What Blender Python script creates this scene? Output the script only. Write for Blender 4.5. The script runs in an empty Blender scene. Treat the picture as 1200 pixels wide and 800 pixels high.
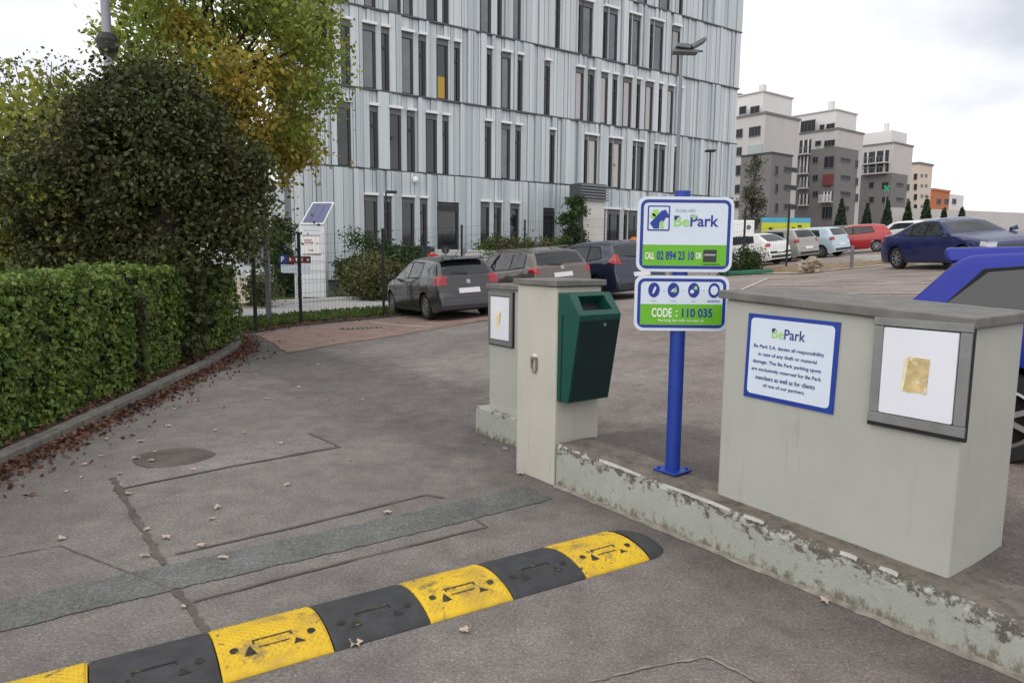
import bpy, bmesh, math, random
import numpy as np
from mathutils import Vector, Matrix
from mathutils.bvhtree import BVHTree
random.seed(7); rng = np.random.default_rng(11)
SC = bpy.context.scene; COL = SC.collection
R = math.radians
# ------------------------------------------------------------------ camera
FPX, EYE, PIT, ROLL = 820.0, 1.6, math.atan(102/820), 0.009
fw = np.array([0, math.cos(PIT), -math.sin(PIT)])
_r = np.array([1., 0, 0]); _u = np.array([0, math.sin(PIT), math.cos(PIT)])
rt = _r*math.cos(ROLL) + _u*math.sin(ROLL); up = -_r*math.sin(ROLL) + _u*math.cos(ROLL)
EYEP = np.array([0, 0, EYE])
cd = bpy.data.cameras.new('camera'); cam = bpy.data.objects.new('camera', cd); COL.objects.link(cam)
cd.sensor_width = 36; cd.lens = FPX/1200*36; cd.clip_start = .05; cd.clip_end = 3000
Mx = Matrix([[rt[0], up[0], -fw[0], 0], [rt[1], up[1], -fw[1], 0], [rt[2], up[2], -fw[2], EYE], [0, 0, 0, 1]])
cam.matrix_world = Mx; SC.camera = cam
# ------------------------------------------------------------------ world, sun, exposure
SUN_EL, SUN_AZ = R(48), R(218)          # azimuth measured clockwise from +Y: behind the camera, to its left
W = bpy.data.worlds.new('World'); SC.world = W; W.use_nodes = True
nt = W.node_tree; nt.nodes.clear()
def N(t, **k):
    n = nt.nodes.new(t)
    for a, b in k.items(): setattr(n, a, b)
    return n
sky = N('ShaderNodeTexSky', sky_type='NISHITA', sun_disc=False, sun_elevation=SUN_EL, sun_rotation=SUN_AZ)
sb = N('ShaderNodeBackground'); sb.inputs[1].default_value = .09
nt.links.new(sky.outputs[0], sb.inputs[0])
tc = N('ShaderNodeTexCoord'); mp = N('ShaderNodeMapping'); mp.inputs['Scale'].default_value = (1, 1, 2.2)
nt.links.new(tc.outputs['Generated'], mp.inputs[0])
nz = N('ShaderNodeTexNoise'); nz.inputs['Scale'].default_value = 2.3; nz.inputs['Detail'].default_value = 5; nz.inputs['Roughness'].default_value = .5
nt.links.new(mp.outputs[0], nz.inputs[0])
rmp = N('ShaderNodeValToRGB'); e = rmp.color_ramp.elements
e[0].position = .34; e[0].color = (.60, .61, .66, 1); e[1].position = .50; e[1].color = (1.0, 1.0, 1.0, 1)
nt.links.new(nz.outputs[0], rmp.inputs[0])
cb = N('ShaderNodeBackground'); cb.inputs[1].default_value = .74
nt.links.new(rmp.outputs[0], cb.inputs[0])
mix = N('ShaderNodeMixShader'); mix.inputs[0].default_value = .9
nt.links.new(sb.outputs[0], mix.inputs[1]); nt.links.new(cb.outputs[0], mix.inputs[2])
out = N('ShaderNodeOutputWorld'); nt.links.new(mix.outputs[0], out.inputs[0])
sd = bpy.data.lights.new('sun', 'SUN'); sd.energy = 1.15; sd.angle = R(110); sd.color = (1, .96, .9)
sun = bpy.data.objects.new('sun', sd); COL.objects.link(sun)
sv = Vector((math.sin(SUN_AZ)*math.cos(SUN_EL), math.cos(SUN_AZ)*math.cos(SUN_EL), math.sin(SUN_EL)))
sun.rotation_euler = sv.to_track_quat('Z', 'Y').to_euler(); sun.location = (-20, -20, 40)
SC.view_settings.view_transform = 'Standard'; SC.view_settings.look = 'None'
SC.view_settings.exposure = .72; SC.view_settings.gamma = 1
# ------------------------------------------------------------------ measuring helpers (photo pixel -> place in the world)
def ray(u, v): return fw + rt*(u-600)/FPX - up*(v-400)/FPX
def G(u, v, z=0.):
    d = ray(u, v); return EYEP + d*(z-EYE)/d[2]
def PY(u, v, Y):
    d = ray(u, v); return EYEP + d*Y/d[1]
def onplane(u, v, p0, n):
    d = ray(u, v); n = np.array(n); return EYEP + d*((np.array(p0)-EYEP) @ n)/(d @ n)
def proj(p):
    d = np.array(p)-EYEP; k = d @ fw; return 600+FPX*(d @ rt)/k, 400-FPX*(d @ up)/k
# frame of the boundary wall: s along the wall to the right, n behind it
WD = np.array([.6, -.8]); WN = np.array([.8, .6]); WP = np.array([1.773, 2.771])
WROT = math.atan2(-.8, .6)
def WL(s, n, z=0.): q = WP + WD*s + WN*n; return (q[0], q[1], z)
def wc(x, y): q = np.array([x, y])-WP; return q @ WD, q @ WN
def sp(x, k=.6):                      # softplus
    t = x/k
    return x if t > 30 else k*math.log1p(math.exp(t))
def sm(a, b, x): t = min(1, max(0, (x-a)/(b-a))); return t*t*(3-2*t)
def hill(x, y):
    f = sm(5, 12, y); off = 1+1.4*sm(6, 14, y); sl = .07+.02*f
    xx = min(x, 42) + (max(x, 42)-42)*.45
    return sl*sp(xx+off)
def ground(x, y):
    s, n = wc(x, y); h = hill(x, y)
    near = math.exp(-max(0, n-.3)/1.6)*sm(-3.3, -2.5, s)*(1-sm(6, 14, s))
    h = h*(1-near) + (.296-.03*(s+2.43))*near if s < 1 else h*(1-near)+.21*near
    if n <= .1: return 0.0 if s > -4.2 else h*sm(-3, 1, n)*sm(-4.2, -7, s)
    if s > -2.9: return h if n > .2 else h*(n-.1)/.1
    if s > -4.2: return h*sm(.1, 2.6, n)
    return h*sm(-3, 1, n)
# ------------------------------------------------------------------ materials
def mat(name, col, rough=.6, metal=0., var=0., scale=6., bump=0., bscale=60., spec=.5, col2=None, spots=None, island=0., coat=0., emit=0, ior=None, detail=6):
    m = bpy.data.materials.new(name); m.use_nodes = True; t = m.node_tree
    b = t.nodes['Principled BSDF']; b.inputs['Roughness'].default_value = rough; b.inputs['Metallic'].default_value = metal
    b.inputs['Specular IOR Level'].default_value = spec
    if ior: b.inputs['IOR'].default_value = ior
    if coat: b.inputs['Coat Weight'].default_value = coat; b.inputs['Coat Roughness'].default_value = .05
    c = (*col, 1); b.inputs['Base Color'].default_value = c
    tcn = t.nodes.new('ShaderNodeTexCoord'); L = t.links.new
    last = None
    if var or col2:
        n = t.nodes.new('ShaderNodeTexNoise'); n.inputs['Scale'].default_value = scale; n.inputs['Detail'].default_value = detail; n.inputs['Roughness'].default_value = .62
        L(tcn.outputs['Object'], n.inputs['Vector'])
        r = t.nodes.new('ShaderNodeValToRGB'); e = r.color_ramp.elements
        if col2: e[0].position = .38; e[1].position = .62; e[0].color = c; e[1].color = (*col2, 1)
        else:
            e[0].position = .3; e[1].position = .7
            e[0].color = (*[max(0, x*(1-var)) for x in col], 1); e[1].color = (*[min(1, x*(1+var)) for x in col], 1)
        L(n.outputs[0], r.inputs[0]); last = r.outputs[0]
    if spots:                                   # (scale, threshold, width, colour)
        for (ss, th, wd, sc_, *st_) in spots:
            n = t.nodes.new('ShaderNodeTexNoise'); n.inputs['Scale'].default_value = ss; n.inputs['Detail'].default_value = 6; n.inputs['Roughness'].default_value = .65
            mpn = t.nodes.new('ShaderNodeMapping'); mpn.inputs['Location'].default_value = (ss*1.7, ss*.3, 2.1)
            if st_: mpn.inputs['Scale'].default_value = st_[0]
            L(tcn.outputs['Object'], mpn.inputs[0]); L(mpn.outputs[0], n.inputs['Vector'])
            r = t.nodes.new('ShaderNodeValToRGB'); e = r.color_ramp.elements
            e[0].position = th; e[0].color = (0, 0, 0, 1); e[1].position = th+wd; e[1].color = (1, 1, 1, 1)
            L(n.outputs[0], r.inputs[0])
            mx = t.nodes.new('ShaderNodeMix'); mx.data_type = 'RGBA'
            L(r.outputs[0], mx.inputs[0])
            if last: L(last, mx.inputs[6])
            else: mx.inputs[6].default_value = c
            mx.inputs[7].default_value = (*sc_, 1); last = mx.outputs[2]
    if island:
        g = t.nodes.new('ShaderNodeNewGeometry'); hs = t.nodes.new('ShaderNodeHueSaturation')
        ma = t.nodes.new('ShaderNodeMapRange'); ma.inputs[3].default_value = 1-island; ma.inputs[4].default_value = 1+island
        L(g.outputs['Random Per Island'], ma.inputs[0]); L(ma.outputs[0], hs.inputs['Value'])
        mh = t.nodes.new('ShaderNodeMapRange'); mh.inputs[3].default_value = .48; mh.inputs[4].default_value = .515
        wn = t.nodes.new('ShaderNodeTexWhiteNoise'); wn.noise_dimensions = '1D'; L(g.outputs['Random Per Island'], wn.inputs['W'])
        L(wn.outputs[0], mh.inputs[0]); L(mh.outputs[0], hs.inputs['Hue'])
        if last: L(last, hs.inputs['Color'])
        else: hs.inputs['Color'].default_value = c
        last = hs.outputs[0]
    if last: L(last, b.inputs['Base Color'])
    if bump:
        n = t.nodes.new('ShaderNodeTexNoise'); n.inputs['Scale'].default_value = bscale; n.inputs['Detail'].default_value = 5; n.inputs['Roughness'].default_value = .7
        L(tcn.outputs['Object'], n.inputs['Vector'])
        bp = t.nodes.new('ShaderNodeBump'); bp.inputs['Strength'].default_value = bump; bp.inputs['Distance'].default_value = .02
        L(n.outputs[0], bp.inputs['Height']); L(bp.outputs[0], b.inputs['Normal'])
    if emit:
        b.inputs['Emission Color'].default_value = c; b.inputs['Emission Strength'].default_value = emit
    return m
def leafmat(name, col, col2=None, island=.35, trans=.25, scale=1.2):
    m = mat(name, col, rough=.55, col2=col2, scale=scale, island=island, spec=.3)
    t = m.node_tree; b = t.nodes['Principled BSDF']; o = t.nodes['Material Output']
    tr = t.nodes.new('ShaderNodeBsdfTranslucent'); mx = t.nodes.new('ShaderNodeMixShader'); mx.inputs[0].default_value = trans
    src = b.inputs['Base Color'].links[0].from_socket
    t.links.new(src, tr.inputs[0]); t.links.new(b.outputs[0], mx.inputs[1]); t.links.new(tr.outputs[0], mx.inputs[2]); t.links.new(mx.outputs[0], o.inputs[0])
    return m
M = {}
def asphalt(name, c, red=None, lo=.62, hi=1.4):
    m = mat(name, c, .9, bump=.9, bscale=75, spec=.35); t = m.node_tree; b = t.nodes['Principled BSDF']; L = t.links.new
    tcn = t.nodes.new('ShaderNodeTexCoord')
    def nz_(sc, det, ro, a, b_, lo_, hi_):
        n = t.nodes.new('ShaderNodeTexNoise'); n.inputs['Scale'].default_value = sc; n.inputs['Detail'].default_value = det; n.inputs['Roughness'].default_value = ro; L(tcn.outputs['Object'], n.inputs['Vector'])
        r_ = t.nodes.new('ShaderNodeMapRange'); r_.inputs[1].default_value = a; r_.inputs[2].default_value = b_; r_.inputs[3].default_value = lo_; r_.inputs[4].default_value = hi_; L(n.outputs[0], r_.inputs[0]); return r_.outputs[0]
    def mul(a, b_):
        n = t.nodes.new('ShaderNodeMath'); n.operation = 'MULTIPLY'; L(a, n.inputs[0]); L(b_, n.inputs[1]); return n.outputs[0]
    v = mul(nz_(.7, 4, .6, .3, .7, .78, 1.22), nz_(5, 6, .7, .3, .7, .78, 1.2)); v = mul(v, nz_(60, 4, .75, .3, .7, lo, hi)); v = mul(v, nz_(95, 2, .6, .60, .68, 1, 1.9)); v = mul(v, nz_(80, 2, .6, .62, .70, 1, .6)); v = mul(v, nz_(1.9, 7, .75, .60, .70, 1, .74)); v = mul(v, nz_(24, 5, .7, .64, .72, 1, .72))
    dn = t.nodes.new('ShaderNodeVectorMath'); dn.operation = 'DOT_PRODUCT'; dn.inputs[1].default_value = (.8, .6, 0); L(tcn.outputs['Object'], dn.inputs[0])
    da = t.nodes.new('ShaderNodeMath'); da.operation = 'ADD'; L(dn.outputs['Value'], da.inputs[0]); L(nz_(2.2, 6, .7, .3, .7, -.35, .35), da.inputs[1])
    wall_band = t.nodes.new('ShaderNodeMapRange'); wall_band.inputs[1].default_value = 2.35; wall_band.inputs[2].default_value = 3.05; wall_band.inputs[3].default_value = 1; wall_band.inputs[4].default_value = .66; L(da.outputs[0], wall_band.inputs[0])  # asphalt darkens in a ragged band toward the wall base
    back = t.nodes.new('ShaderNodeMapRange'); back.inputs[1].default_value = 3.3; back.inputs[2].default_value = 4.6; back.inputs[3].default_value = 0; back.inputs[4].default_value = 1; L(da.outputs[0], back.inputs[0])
    mxd = t.nodes.new('ShaderNodeMath'); mxd.operation = 'MAXIMUM'; L(wall_band.outputs[0], mxd.inputs[0]); L(back.outputs[0], mxd.inputs[1]); v = mul(v, mxd.outputs[0])
    mx = t.nodes.new('ShaderNodeMix'); mx.data_type = 'RGBA'; mx.inputs[6].default_value = (*c, 1); mx.inputs[7].default_value = (*(red or c), 1)
    sp_ = t.nodes.new('ShaderNodeSeparateXYZ'); L(tcn.outputs['Object'], sp_.inputs[0])
    ad = t.nodes.new('ShaderNodeMath'); ad.operation = 'ADD'; L(sp_.outputs[0], ad.inputs[0]); L(nz_(.5, 5, .6, .3, .7, -1.6, 1.6), ad.inputs[1])
    mr = t.nodes.new('ShaderNodeMapRange'); mr.inputs[1].default_value = -.5; mr.inputs[2].default_value = 3.5; L(ad.outputs[0], mr.inputs[0]); L(mr.outputs[0], mx.inputs[0])
    hs = t.nodes.new('ShaderNodeMix'); hs.data_type = 'RGBA'; hs.blend_type = 'MULTIPLY'; hs.inputs[0].default_value = 1; L(mx.outputs[2], hs.inputs[6]); L(v, hs.inputs[7]); L(hs.outputs[2], b.inputs['Base Color'])
    return m
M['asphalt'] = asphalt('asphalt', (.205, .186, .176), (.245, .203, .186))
M['asphalt_lot'] = mat('asphalt_lot', (.165, .132, .12), .9, var=.25, scale=1.4, bump=.45, bscale=150, spots=[(.6, .58, .15, (.115, .1, .095)), (140, .62, .06, (.24, .21, .19))])
M['asphalt_trench'] = asphalt('asphalt_trench', (.145, .149, .143), lo=.6, hi=1.45)
M['asphalt_dark'] = mat('asphalt_dark', (.115, .098, .088), .9, var=.35, scale=4, bump=.7, bscale=150, spots=[(30, .6, .08, (.12, .10, .09))])
M['asphalt_pale'] = asphalt('asphalt_pale', (.222, .203, .193))
M['brick'] = mat('brick', (.25, .165, .140), .88, var=.25, scale=3, bump=.4, bscale=60, spots=[(1.1, .5, .2, (.21, .165, .15)), (25, .58, .1, (.2, .14, .12))])
M['fillet'] = mat('fillet', (.20, .18, .155), .9, var=.4, scale=14, bump=.4)
M['flake'] = mat('flake', (.36, .345, .32), .8, var=.2, scale=12)
M['paint_white'] = mat('paint_white', (.42, .40, .38), .75, var=.15, scale=8, spots=[(14, .55, .12, (.25, .21, .19))])
M['soil'] = mat('soil', (.055, .035, .024), .95, var=.5, scale=8, bump=.8, bscale=40)
M['pavement'] = mat('pavement', (.30, .30, .30), .85, var=.12, scale=3, bump=.2)
M['kerb'] = mat('kerb', (.16, .148, .135), .9, var=.35, scale=7, bump=.5, bscale=90, spots=[(11, .56, .12, (.06, .06, .045))])
M['concrete'] = mat('concrete', (.45, .435, .39), .8, var=.07, scale=2.5, bump=.12, bscale=130, spots=[(2.2, .6, .25, (.39, .38, .345)), (34, .70, .02, (.2, .19, .165)), (7, .60, .16, (.36, .345, .30), (2.2, 2.2, .22))])
M['concrete_wall'] = mat('concrete_wall', (.375, .378, .347), .82, var=.07, scale=2.2, bump=.14, bscale=120, spots=[(2.0, .58, .25, (.33, .335, .31)), (30, .705, .02, (.14, .14, .125)), (7, .60, .16, (.30, .30, .27), (2.2, 2.2, .22))])
M['cap'] = mat('cap', (.135, .13, .122), .75, var=.25, scale=9, bump=.2, bscale=80, spots=[(5, .6, .15, (.2, .19, .175))])
M['frame_grey'] = mat('frame_grey', (.23, .235, .235), .45, metal=.5, var=.15, scale=10)
M['panel_white'] = mat('panel_white', (.68, .70, .76), .35, var=.03, scale=5)
M['gap'] = mat('gap', (.012, .012, .013), .7)
M['tape'] = mat('tape', (.52, .40, .2), .7, var=.3, scale=18, spots=[(26, .58, .08, (.72, .66, .55))])
M['tape_edge'] = mat('tape_edge', (.72, .62, .38), .7, var=.2, scale=30)
M['blue'] = mat('blue', (.008, .038, .28), .4, var=.1, scale=9)
M['navy'] = mat('navy', (.012, .022, .17), .45)
M['sign_white'] = mat('sign_white', (.60, .67, .78), .35, var=.03, scale=6)
M['lime'] = mat('lime', (.13, .42, .02), .45, var=.05, scale=8)
M['lime_soft'] = mat('lime_soft', (.30, .58, .13), .45)
M['white'] = mat('white', (.8, .8, .8), .5)
M['grey_print'] = mat('grey_print', (.38, .42, .47), .5)
M['black_print'] = mat('black_print', (.03, .035, .03), .5)
M['bin'] = mat('bin', (.004, .062, .044), .42, var=.12, scale=8, bump=.04, bscale=200)
M['bin_front'] = mat('bin_front', (.002, .018, .016), .45, var=.12, scale=8)
M['steel'] = mat('steel', (.5, .5, .48), .35, metal=.9)
M['iron'] = mat('iron', (.25, .23, .2), .6, metal=.6, var=.3, scale=30)
M['fence'] = mat('fence', (.012, .014, .015), .6)
M['galv'] = mat('galv', (.2, .21, .23), .5, metal=.5)
M['rubber_black'] = mat('rubber_black', (.035, .036, .04), .8, var=.3, scale=12, bump=.25, bscale=140, spots=[(9, .62, .15, (.06, .06, .062))])
M['slot'] = mat('slot', (.022, .02, .018), .9, var=.6, scale=40, spots=[(30, .56, .1, (.16, .11, .03))])
M['rubber_yellow'] = mat('rubber_yellow', (.60, .39, .012), .65, var=.12, scale=12, bump=.2, bscale=120, spots=[(5, .50, .14, (.47, .30, .03)), (7, .55, .12, (.28, .19, .05)), (6.3, .60, .10, (.10, .08, .05)), (22, .62, .07, (.06, .05, .04))])
M['bark'] = mat('bark', (.035, .027, .022), .95, var=.4, scale=14, bump=.8, bscale=40)
M['post_black'] = mat('post_black', (.012, .011, .010), .9, var=.4, scale=20, bump=.5)
M['twig'] = mat('twig', (.14, .1, .07), .95)
M['hedge_leaf'] = leafmat('hedge_leaf', (.165, .225, .045), (.075, .125, .024), .5, scale=5)
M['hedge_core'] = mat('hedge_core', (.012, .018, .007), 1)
M['dark_leaf'] = leafmat('dark_leaf', (.068, .088, .024), (.050, .054, .019), .6, .25)
M['green_leaf'] = leafmat('green_leaf', (.29, .35, .075), (.20, .26, .05), .4, .5)
M['yellow_leaf'] = leafmat('yellow_leaf', (.44, .34, .06), (.30, .28, .06), .4, .5)
M['lemon_leaf'] = leafmat('lemon_leaf', (.33, .34, .075), (.19, .22, .045), .4, .45)
M['shrub_leaf'] = leafmat('shrub_leaf', (.05, .085, .022), (.03, .055, .014), .4)
M['olive_leaf'] = leafmat('olive_leaf', (.13, .125, .045), (.08, .10, .03), .35)
M['conifer'] = leafmat('conifer', (.025, .04, .026), (.035, .055, .026), .4, .1)
M['grey_leaf'] = leafmat('grey_leaf', (.11, .125, .08), (.075, .09, .055), .35)
M['grass'] = leafmat('grass', (.10, .15, .03), (.07, .11, .022), .4)
M['litter'] = leafmat('litter', (.15, .072, .048), (.095, .05, .036), .6, .1, scale=4)
M['tan_leaf'] = mat('tan_leaf', (.42, .34, .27), .8, var=.3, scale=5, island=.3)
M['straw'] = mat('straw', (.20, .145, .085), .95, var=.35, scale=5, bump=.7, bscale=25, spots=[(6, .58, .12, (.16, .11, .06))])
M['rubble'] = mat('rubble', (.30, .25, .19), .95, var=.4, scale=2, bump=.5, bscale=20)
M['tarp'] = mat('tarp', (.012, .11, .06), .5, var=.2, scale=2)
# façade
M['clad_a'] = mat('clad_a', (.47, .53, .57), .3, var=.12, scale=.9, spec=.7)
M['clad_b'] = mat('clad_b', (.60, .66, .70), .26, var=.1, scale=.8, spec=.8)
M['clad_c'] = mat('clad_c', (.32, .38, .41), .33, var=.14, scale=1.1, spec=.7)
M['clad_dark'] = mat('clad_dark', (.07, .08, .09), .5)
M['lintel'] = mat('lintel', (.72, .73, .76), .5)
M['win_frame'] = mat('win_frame', (.022, .022, .026), .5)
M['header'] = mat('header', (.12, .125, .135), .5)
M['glass'] = mat('glass', (.014, .016, .021), .04, spec=.6, ior=1.62)
M['glass_lit'] = mat('glass_lit', (.20, .185, .165), .05, spec=.8, ior=2.2)
M['glass_blind'] = mat('glass_blind', (.085, .09, .108), .08, var=.35, scale=1.5, spec=.7, ior=1.7)
M['yellow_blind'] = mat('yellow_blind', (.42, .27, .03), .4)
M['apt_light'] = mat('apt_light', (.46, .445, .44), .85, var=.05, scale=.4)
M['apt_white'] = mat('apt_white', (.62, .61, .61), .85, var=.04, scale=.4)
M['apt_dark'] = mat('apt_dark', (.16, .152, .155), .85, var=.07, scale=.5)
M['apt_beige'] = mat('apt_beige', (.56, .49, .41), .85, var=.05, scale=.4)
M['apt_orange'] = mat('apt_orange', (.42, .15, .065), .85, var=.08, scale=.3)
M['roof_grey'] = mat('roof_grey', (.16, .155, .16), .8)
M['red_rail'] = mat('red_rail', (.16, .03, .035), .6)
M['pale_glass'] = mat('pale_glass', (.32, .37, .36), .15)
M['apt_glass'] = mat('apt_glass', (.03, .032, .038), .3, spec=.12)
M['wall_white'] = mat('wall_white', (.55, .54, .52), .8, var=.08, scale=1.5)
M['wall_blue'] = mat('wall_blue', (.012, .018, .045), .6)
M['totem'] = mat('totem', (.70, .72, .76), .5, var=.04, scale=3)
M['solar'] = mat('solar', (.055, .06, .16), .15, spec=.7)
M['maroon'] = mat('maroon', (.11, .012, .014), .5)
M['red_print'] = mat('red_print', (.42, .06, .10), .6)
M['hoard_blue'] = mat('hoard_blue', (.07, .36, .52), .6); M['hoard_lime'] = mat('hoard_lime', (.52, .55, .03), .6)
M['cross'] = mat('cross', (.015, .22, .12), .4, emit=.08)
M['skin'] = mat('skin', (.5, .3, .22), .6); M['hair'] = mat('hair', (.05, .035, .03), .8)
M['jacket'] = mat('jacket', (.55, .015, .03), .75); M['jeans'] = mat('jeans', (.03, .04, .08), .85)
M['orange'] = mat('orange', (.75, .2, .02), .4)
# cars
def paint(n, c, **k): M[n] = mat(n, c, .24, metal=.1, coat=.6, **k)
paint('car_grey', (.030, .029, .033)); paint('car_brown', (.10, .082, .07)); paint('car_navy', (.012, .017, .04)); M['car_sedan'] = mat('car_sedan', (.006, .011, .075), .25, coat=.35, spec=.35)
M['car_blue'] = mat('car_blue', (.010, .019, .23), .3, coat=.12, spec=.2); paint('car_white', (.68, .68, .67)); paint('car_silver', (.28, .275, .26)); paint('car_ice', (.40, .50, .57)); paint('car_red', (.34, .007, .010)); paint('car_dark', (.03, .032, .035))
M['tyre'] = mat('tyre', (.014, .014, .014), .85); M['rim'] = mat('rim', (.34, .34, .35), .35, metal=.6); M['trim'] = mat('trim', (.018, .018, .02), .55)
M['seal'] = mat('seal', (.008, .008, .009), .7, spec=.2)
M['car_glass'] = mat('car_glass', (.010, .013, .016), .03, spec=.5, ior=1.6)
M['tail'] = mat('tail', (.30, .006, .012), .2, coat=.5); M['head'] = mat('head', (.33, .34, .35), .1, spec=.8); M['plate'] = mat('plate', (.66, .64, .66), .5)
M['cleat'] = mat('cleat', (.3, .3, .3), .3, metal=.9)
# ------------------------------------------------------------------ object helpers
def tag(o, label=None, cat=None, group=None, kind=None):
    if label: o['label'] = label
    if cat: o['category'] = cat
    if group: o['group'] = group
    if kind: o['kind'] = kind
    return o
def thing(name, label, cat, loc=(0, 0, 0), rotz=0., group=None):
    o = bpy.data.objects.new(name, None); o.empty_display_size = .1; COL.objects.link(o)
    o.location = loc; o.rotation_euler = (0, 0, rotz); return tag(o, label, cat, group)
def link(name, me, parent=None, loc=None):
    o = bpy.data.objects.new(name, me); COL.objects.link(o)
    if parent: o.parent = parent
    if loc is not None: o.location = loc
    return o
class MB:
    def __init__(s): s.v = []; s.f = []; s.m = []
    def add(s, vs, fs, mi=0):
        k = len(s.v); s.v += [tuple(map(float, p)) for p in vs]; s.f += [tuple(i+k for i in f) for f in fs]; s.m += [mi]*len(fs); return s
    def box(s, x0, x1, y0, y1, z0, z1, mi=0, rot=None, at=(0, 0, 0), skew=None):
        vs = [(x, y, z) for z in (z0, z1) for (x, y) in ((x0, y0), (x1, y0), (x1, y1), (x0, y1))]
        if rot is not None: vs = [rot @ Vector(p) + Vector(at) for p in vs]
        return s.add(vs, [(3, 2, 1, 0), (4, 5, 6, 7), (0, 1, 5, 4), (1, 2, 6, 5), (2, 3, 7, 6), (3, 0, 4, 7)], mi)
    def hexa(s, b, t, mi=0):             # four bottom corners, four top corners (counter-clockwise seen from above)
        return s.add(list(b)+list(t), [(3, 2, 1, 0), (4, 5, 6, 7), (0, 1, 5, 4), (1, 2, 6, 5), (2, 3, 7, 6), (3, 0, 4, 7)], mi)
    def tube(s, a, b, r0, r1=None, n=8, mi=0):
        a = Vector(a); b = Vector(b); r1 = r0 if r1 is None else r1; d = (b-a).normalized()
        x = d.orthogonal().normalized(); y = d.cross(x); vs = []
        for p, r in ((a, r0), (b, r1)):
            for i in range(n):
                t = 2*math.pi*i/n; vs.append(p + x*r*math.cos(t) + y*r*math.sin(t))
        fs = [(i, (i+1) % n, n+(i+1) % n, n+i) for i in range(n)] + [tuple(reversed(range(n))), tuple(range(n, 2*n))]
        return s.add(vs, fs, mi)
    def poly(s, pts, mi=0): return s.add(pts, [tuple(range(len(pts)))], mi)
    def prism(s, pts2, y0, y1, mi=0):     # outline in local x,z ; thickness along y (y0 = front)
        n = len(pts2); vs = [(x, y0, z) for x, z in pts2] + [(x, y1, z) for x, z in pts2]
        fs = [tuple(range(n)), tuple(reversed(range(n, 2*n)))] + [(i, n+i, n+(i+1) % n, (i+1) % n) for i in range(n)]
        return s.add(vs, fs, mi)
    def lathe(s, prof, n=16, mi=0, c=(0, 0, 0)):
        vs = []; fs = []
        for r, z in prof:
            for i in range(n):
                t = 2*math.pi*i/n; vs.append((c[0]+r*math.cos(t), c[1]+r*math.sin(t), c[2]+z))
        for k in range(len(prof)-1):
            for i in range(n): fs.append((k*n+i, k*n+(i+1) % n, (k+1)*n+(i+1) % n, (k+1)*n+i))
        fs += [tuple(reversed(range(n))), tuple(range((len(prof)-1)*n, len(prof)*n))]
        return s.add(vs, fs, mi)
    def mesh(s, name, mats):
        me = bpy.data.meshes.new(name); me.from_pydata(s.v, [], s.f)
        for m in (mats if isinstance(mats, (list, tuple)) else [mats]): me.materials.append(m)
        me.polygons.foreach_set('material_index', s.m); me.update()
        if len(s.f) < 4000 and len(s.f) > 5:
            bm = bmesh.new(); bm.from_mesh(me)
            if not any(e.is_boundary for e in bm.edges): bmesh.ops.recalc_face_normals(bm, faces=bm.faces); bm.to_mesh(me)
            bm.free()
        return me
    def build(s, name, mats, parent=None, loc=None, bevel=0, smooth=False, seg=2):
        me = s.mesh(name, mats)
        if bevel:
            bm = bmesh.new(); bm.from_mesh(me); bmesh.ops.recalc_face_normals(bm, faces=bm.faces)
            bmesh.ops.bevel(bm, geom=[e for e in bm.edges if e.calc_face_angle(0) > .5], offset=bevel, segments=seg, affect='EDGES', profile=.5)
            bm.to_mesh(me); bm.free()
        if smooth:
            me.polygons.foreach_set('use_smooth', [True]*len(me.polygons))
        return link(name, me, parent, loc)
def rounded(x0, x1, z0, z1, r, n=6):
    pts = []
    for cx, cz, a in ((x1-r, z0+r, -90), (x1-r, z1-r, 0), (x0+r, z1-r, 90), (x0+r, z0+r, 180)):
        for i in range(n+1):
            t = R(a+90*i/n); pts.append((cx+r*math.cos(t), cz+r*math.sin(t)))
    return pts
def disc(cx, cz, r, n=20, rz=None): return [(cx+r*math.cos(2*math.pi*i/n), cz+(rz or r)*math.sin(2*math.pi*i/n)) for i in range(n)]
def text(s, x0, x1, z0, z1, y, m, parent, name='lettering', align='fit', bold=0.0):
    cu = bpy.data.curves.new('txt', 'FONT'); cu.body = s; cu.resolution_u = 3; cu.extrude = .0006; cu.offset = bold
    o = bpy.data.objects.new('txt', cu); COL.objects.link(o)
    dg = bpy.context.evaluated_depsgraph_get(); me = bpy.data.meshes.new_from_object(o.evaluated_get(dg))
    bpy.data.objects.remove(o); bpy.data.curves.remove(cu)
    n = len(me.vertices); a = np.empty(n*3); me.vertices.foreach_get('co', a); a = a.reshape(-1, 3)
    mn = a.min(0); mx = a.max(0)
    b = np.empty_like(a); b[:, 0] = x0+(a[:, 0]-mn[0])/(mx[0]-mn[0])*(x1-x0); b[:, 2] = z0+(a[:, 1]-mn[1])/(mx[1]-mn[1])*(z1-z0); b[:, 1] = y-.0006-a[:, 2]
    me.vertices.foreach_set('co', b.ravel()); me.name = name; me.materials.clear(); me.materials.append(m); me.update()
    return link(name, me, parent)
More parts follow.
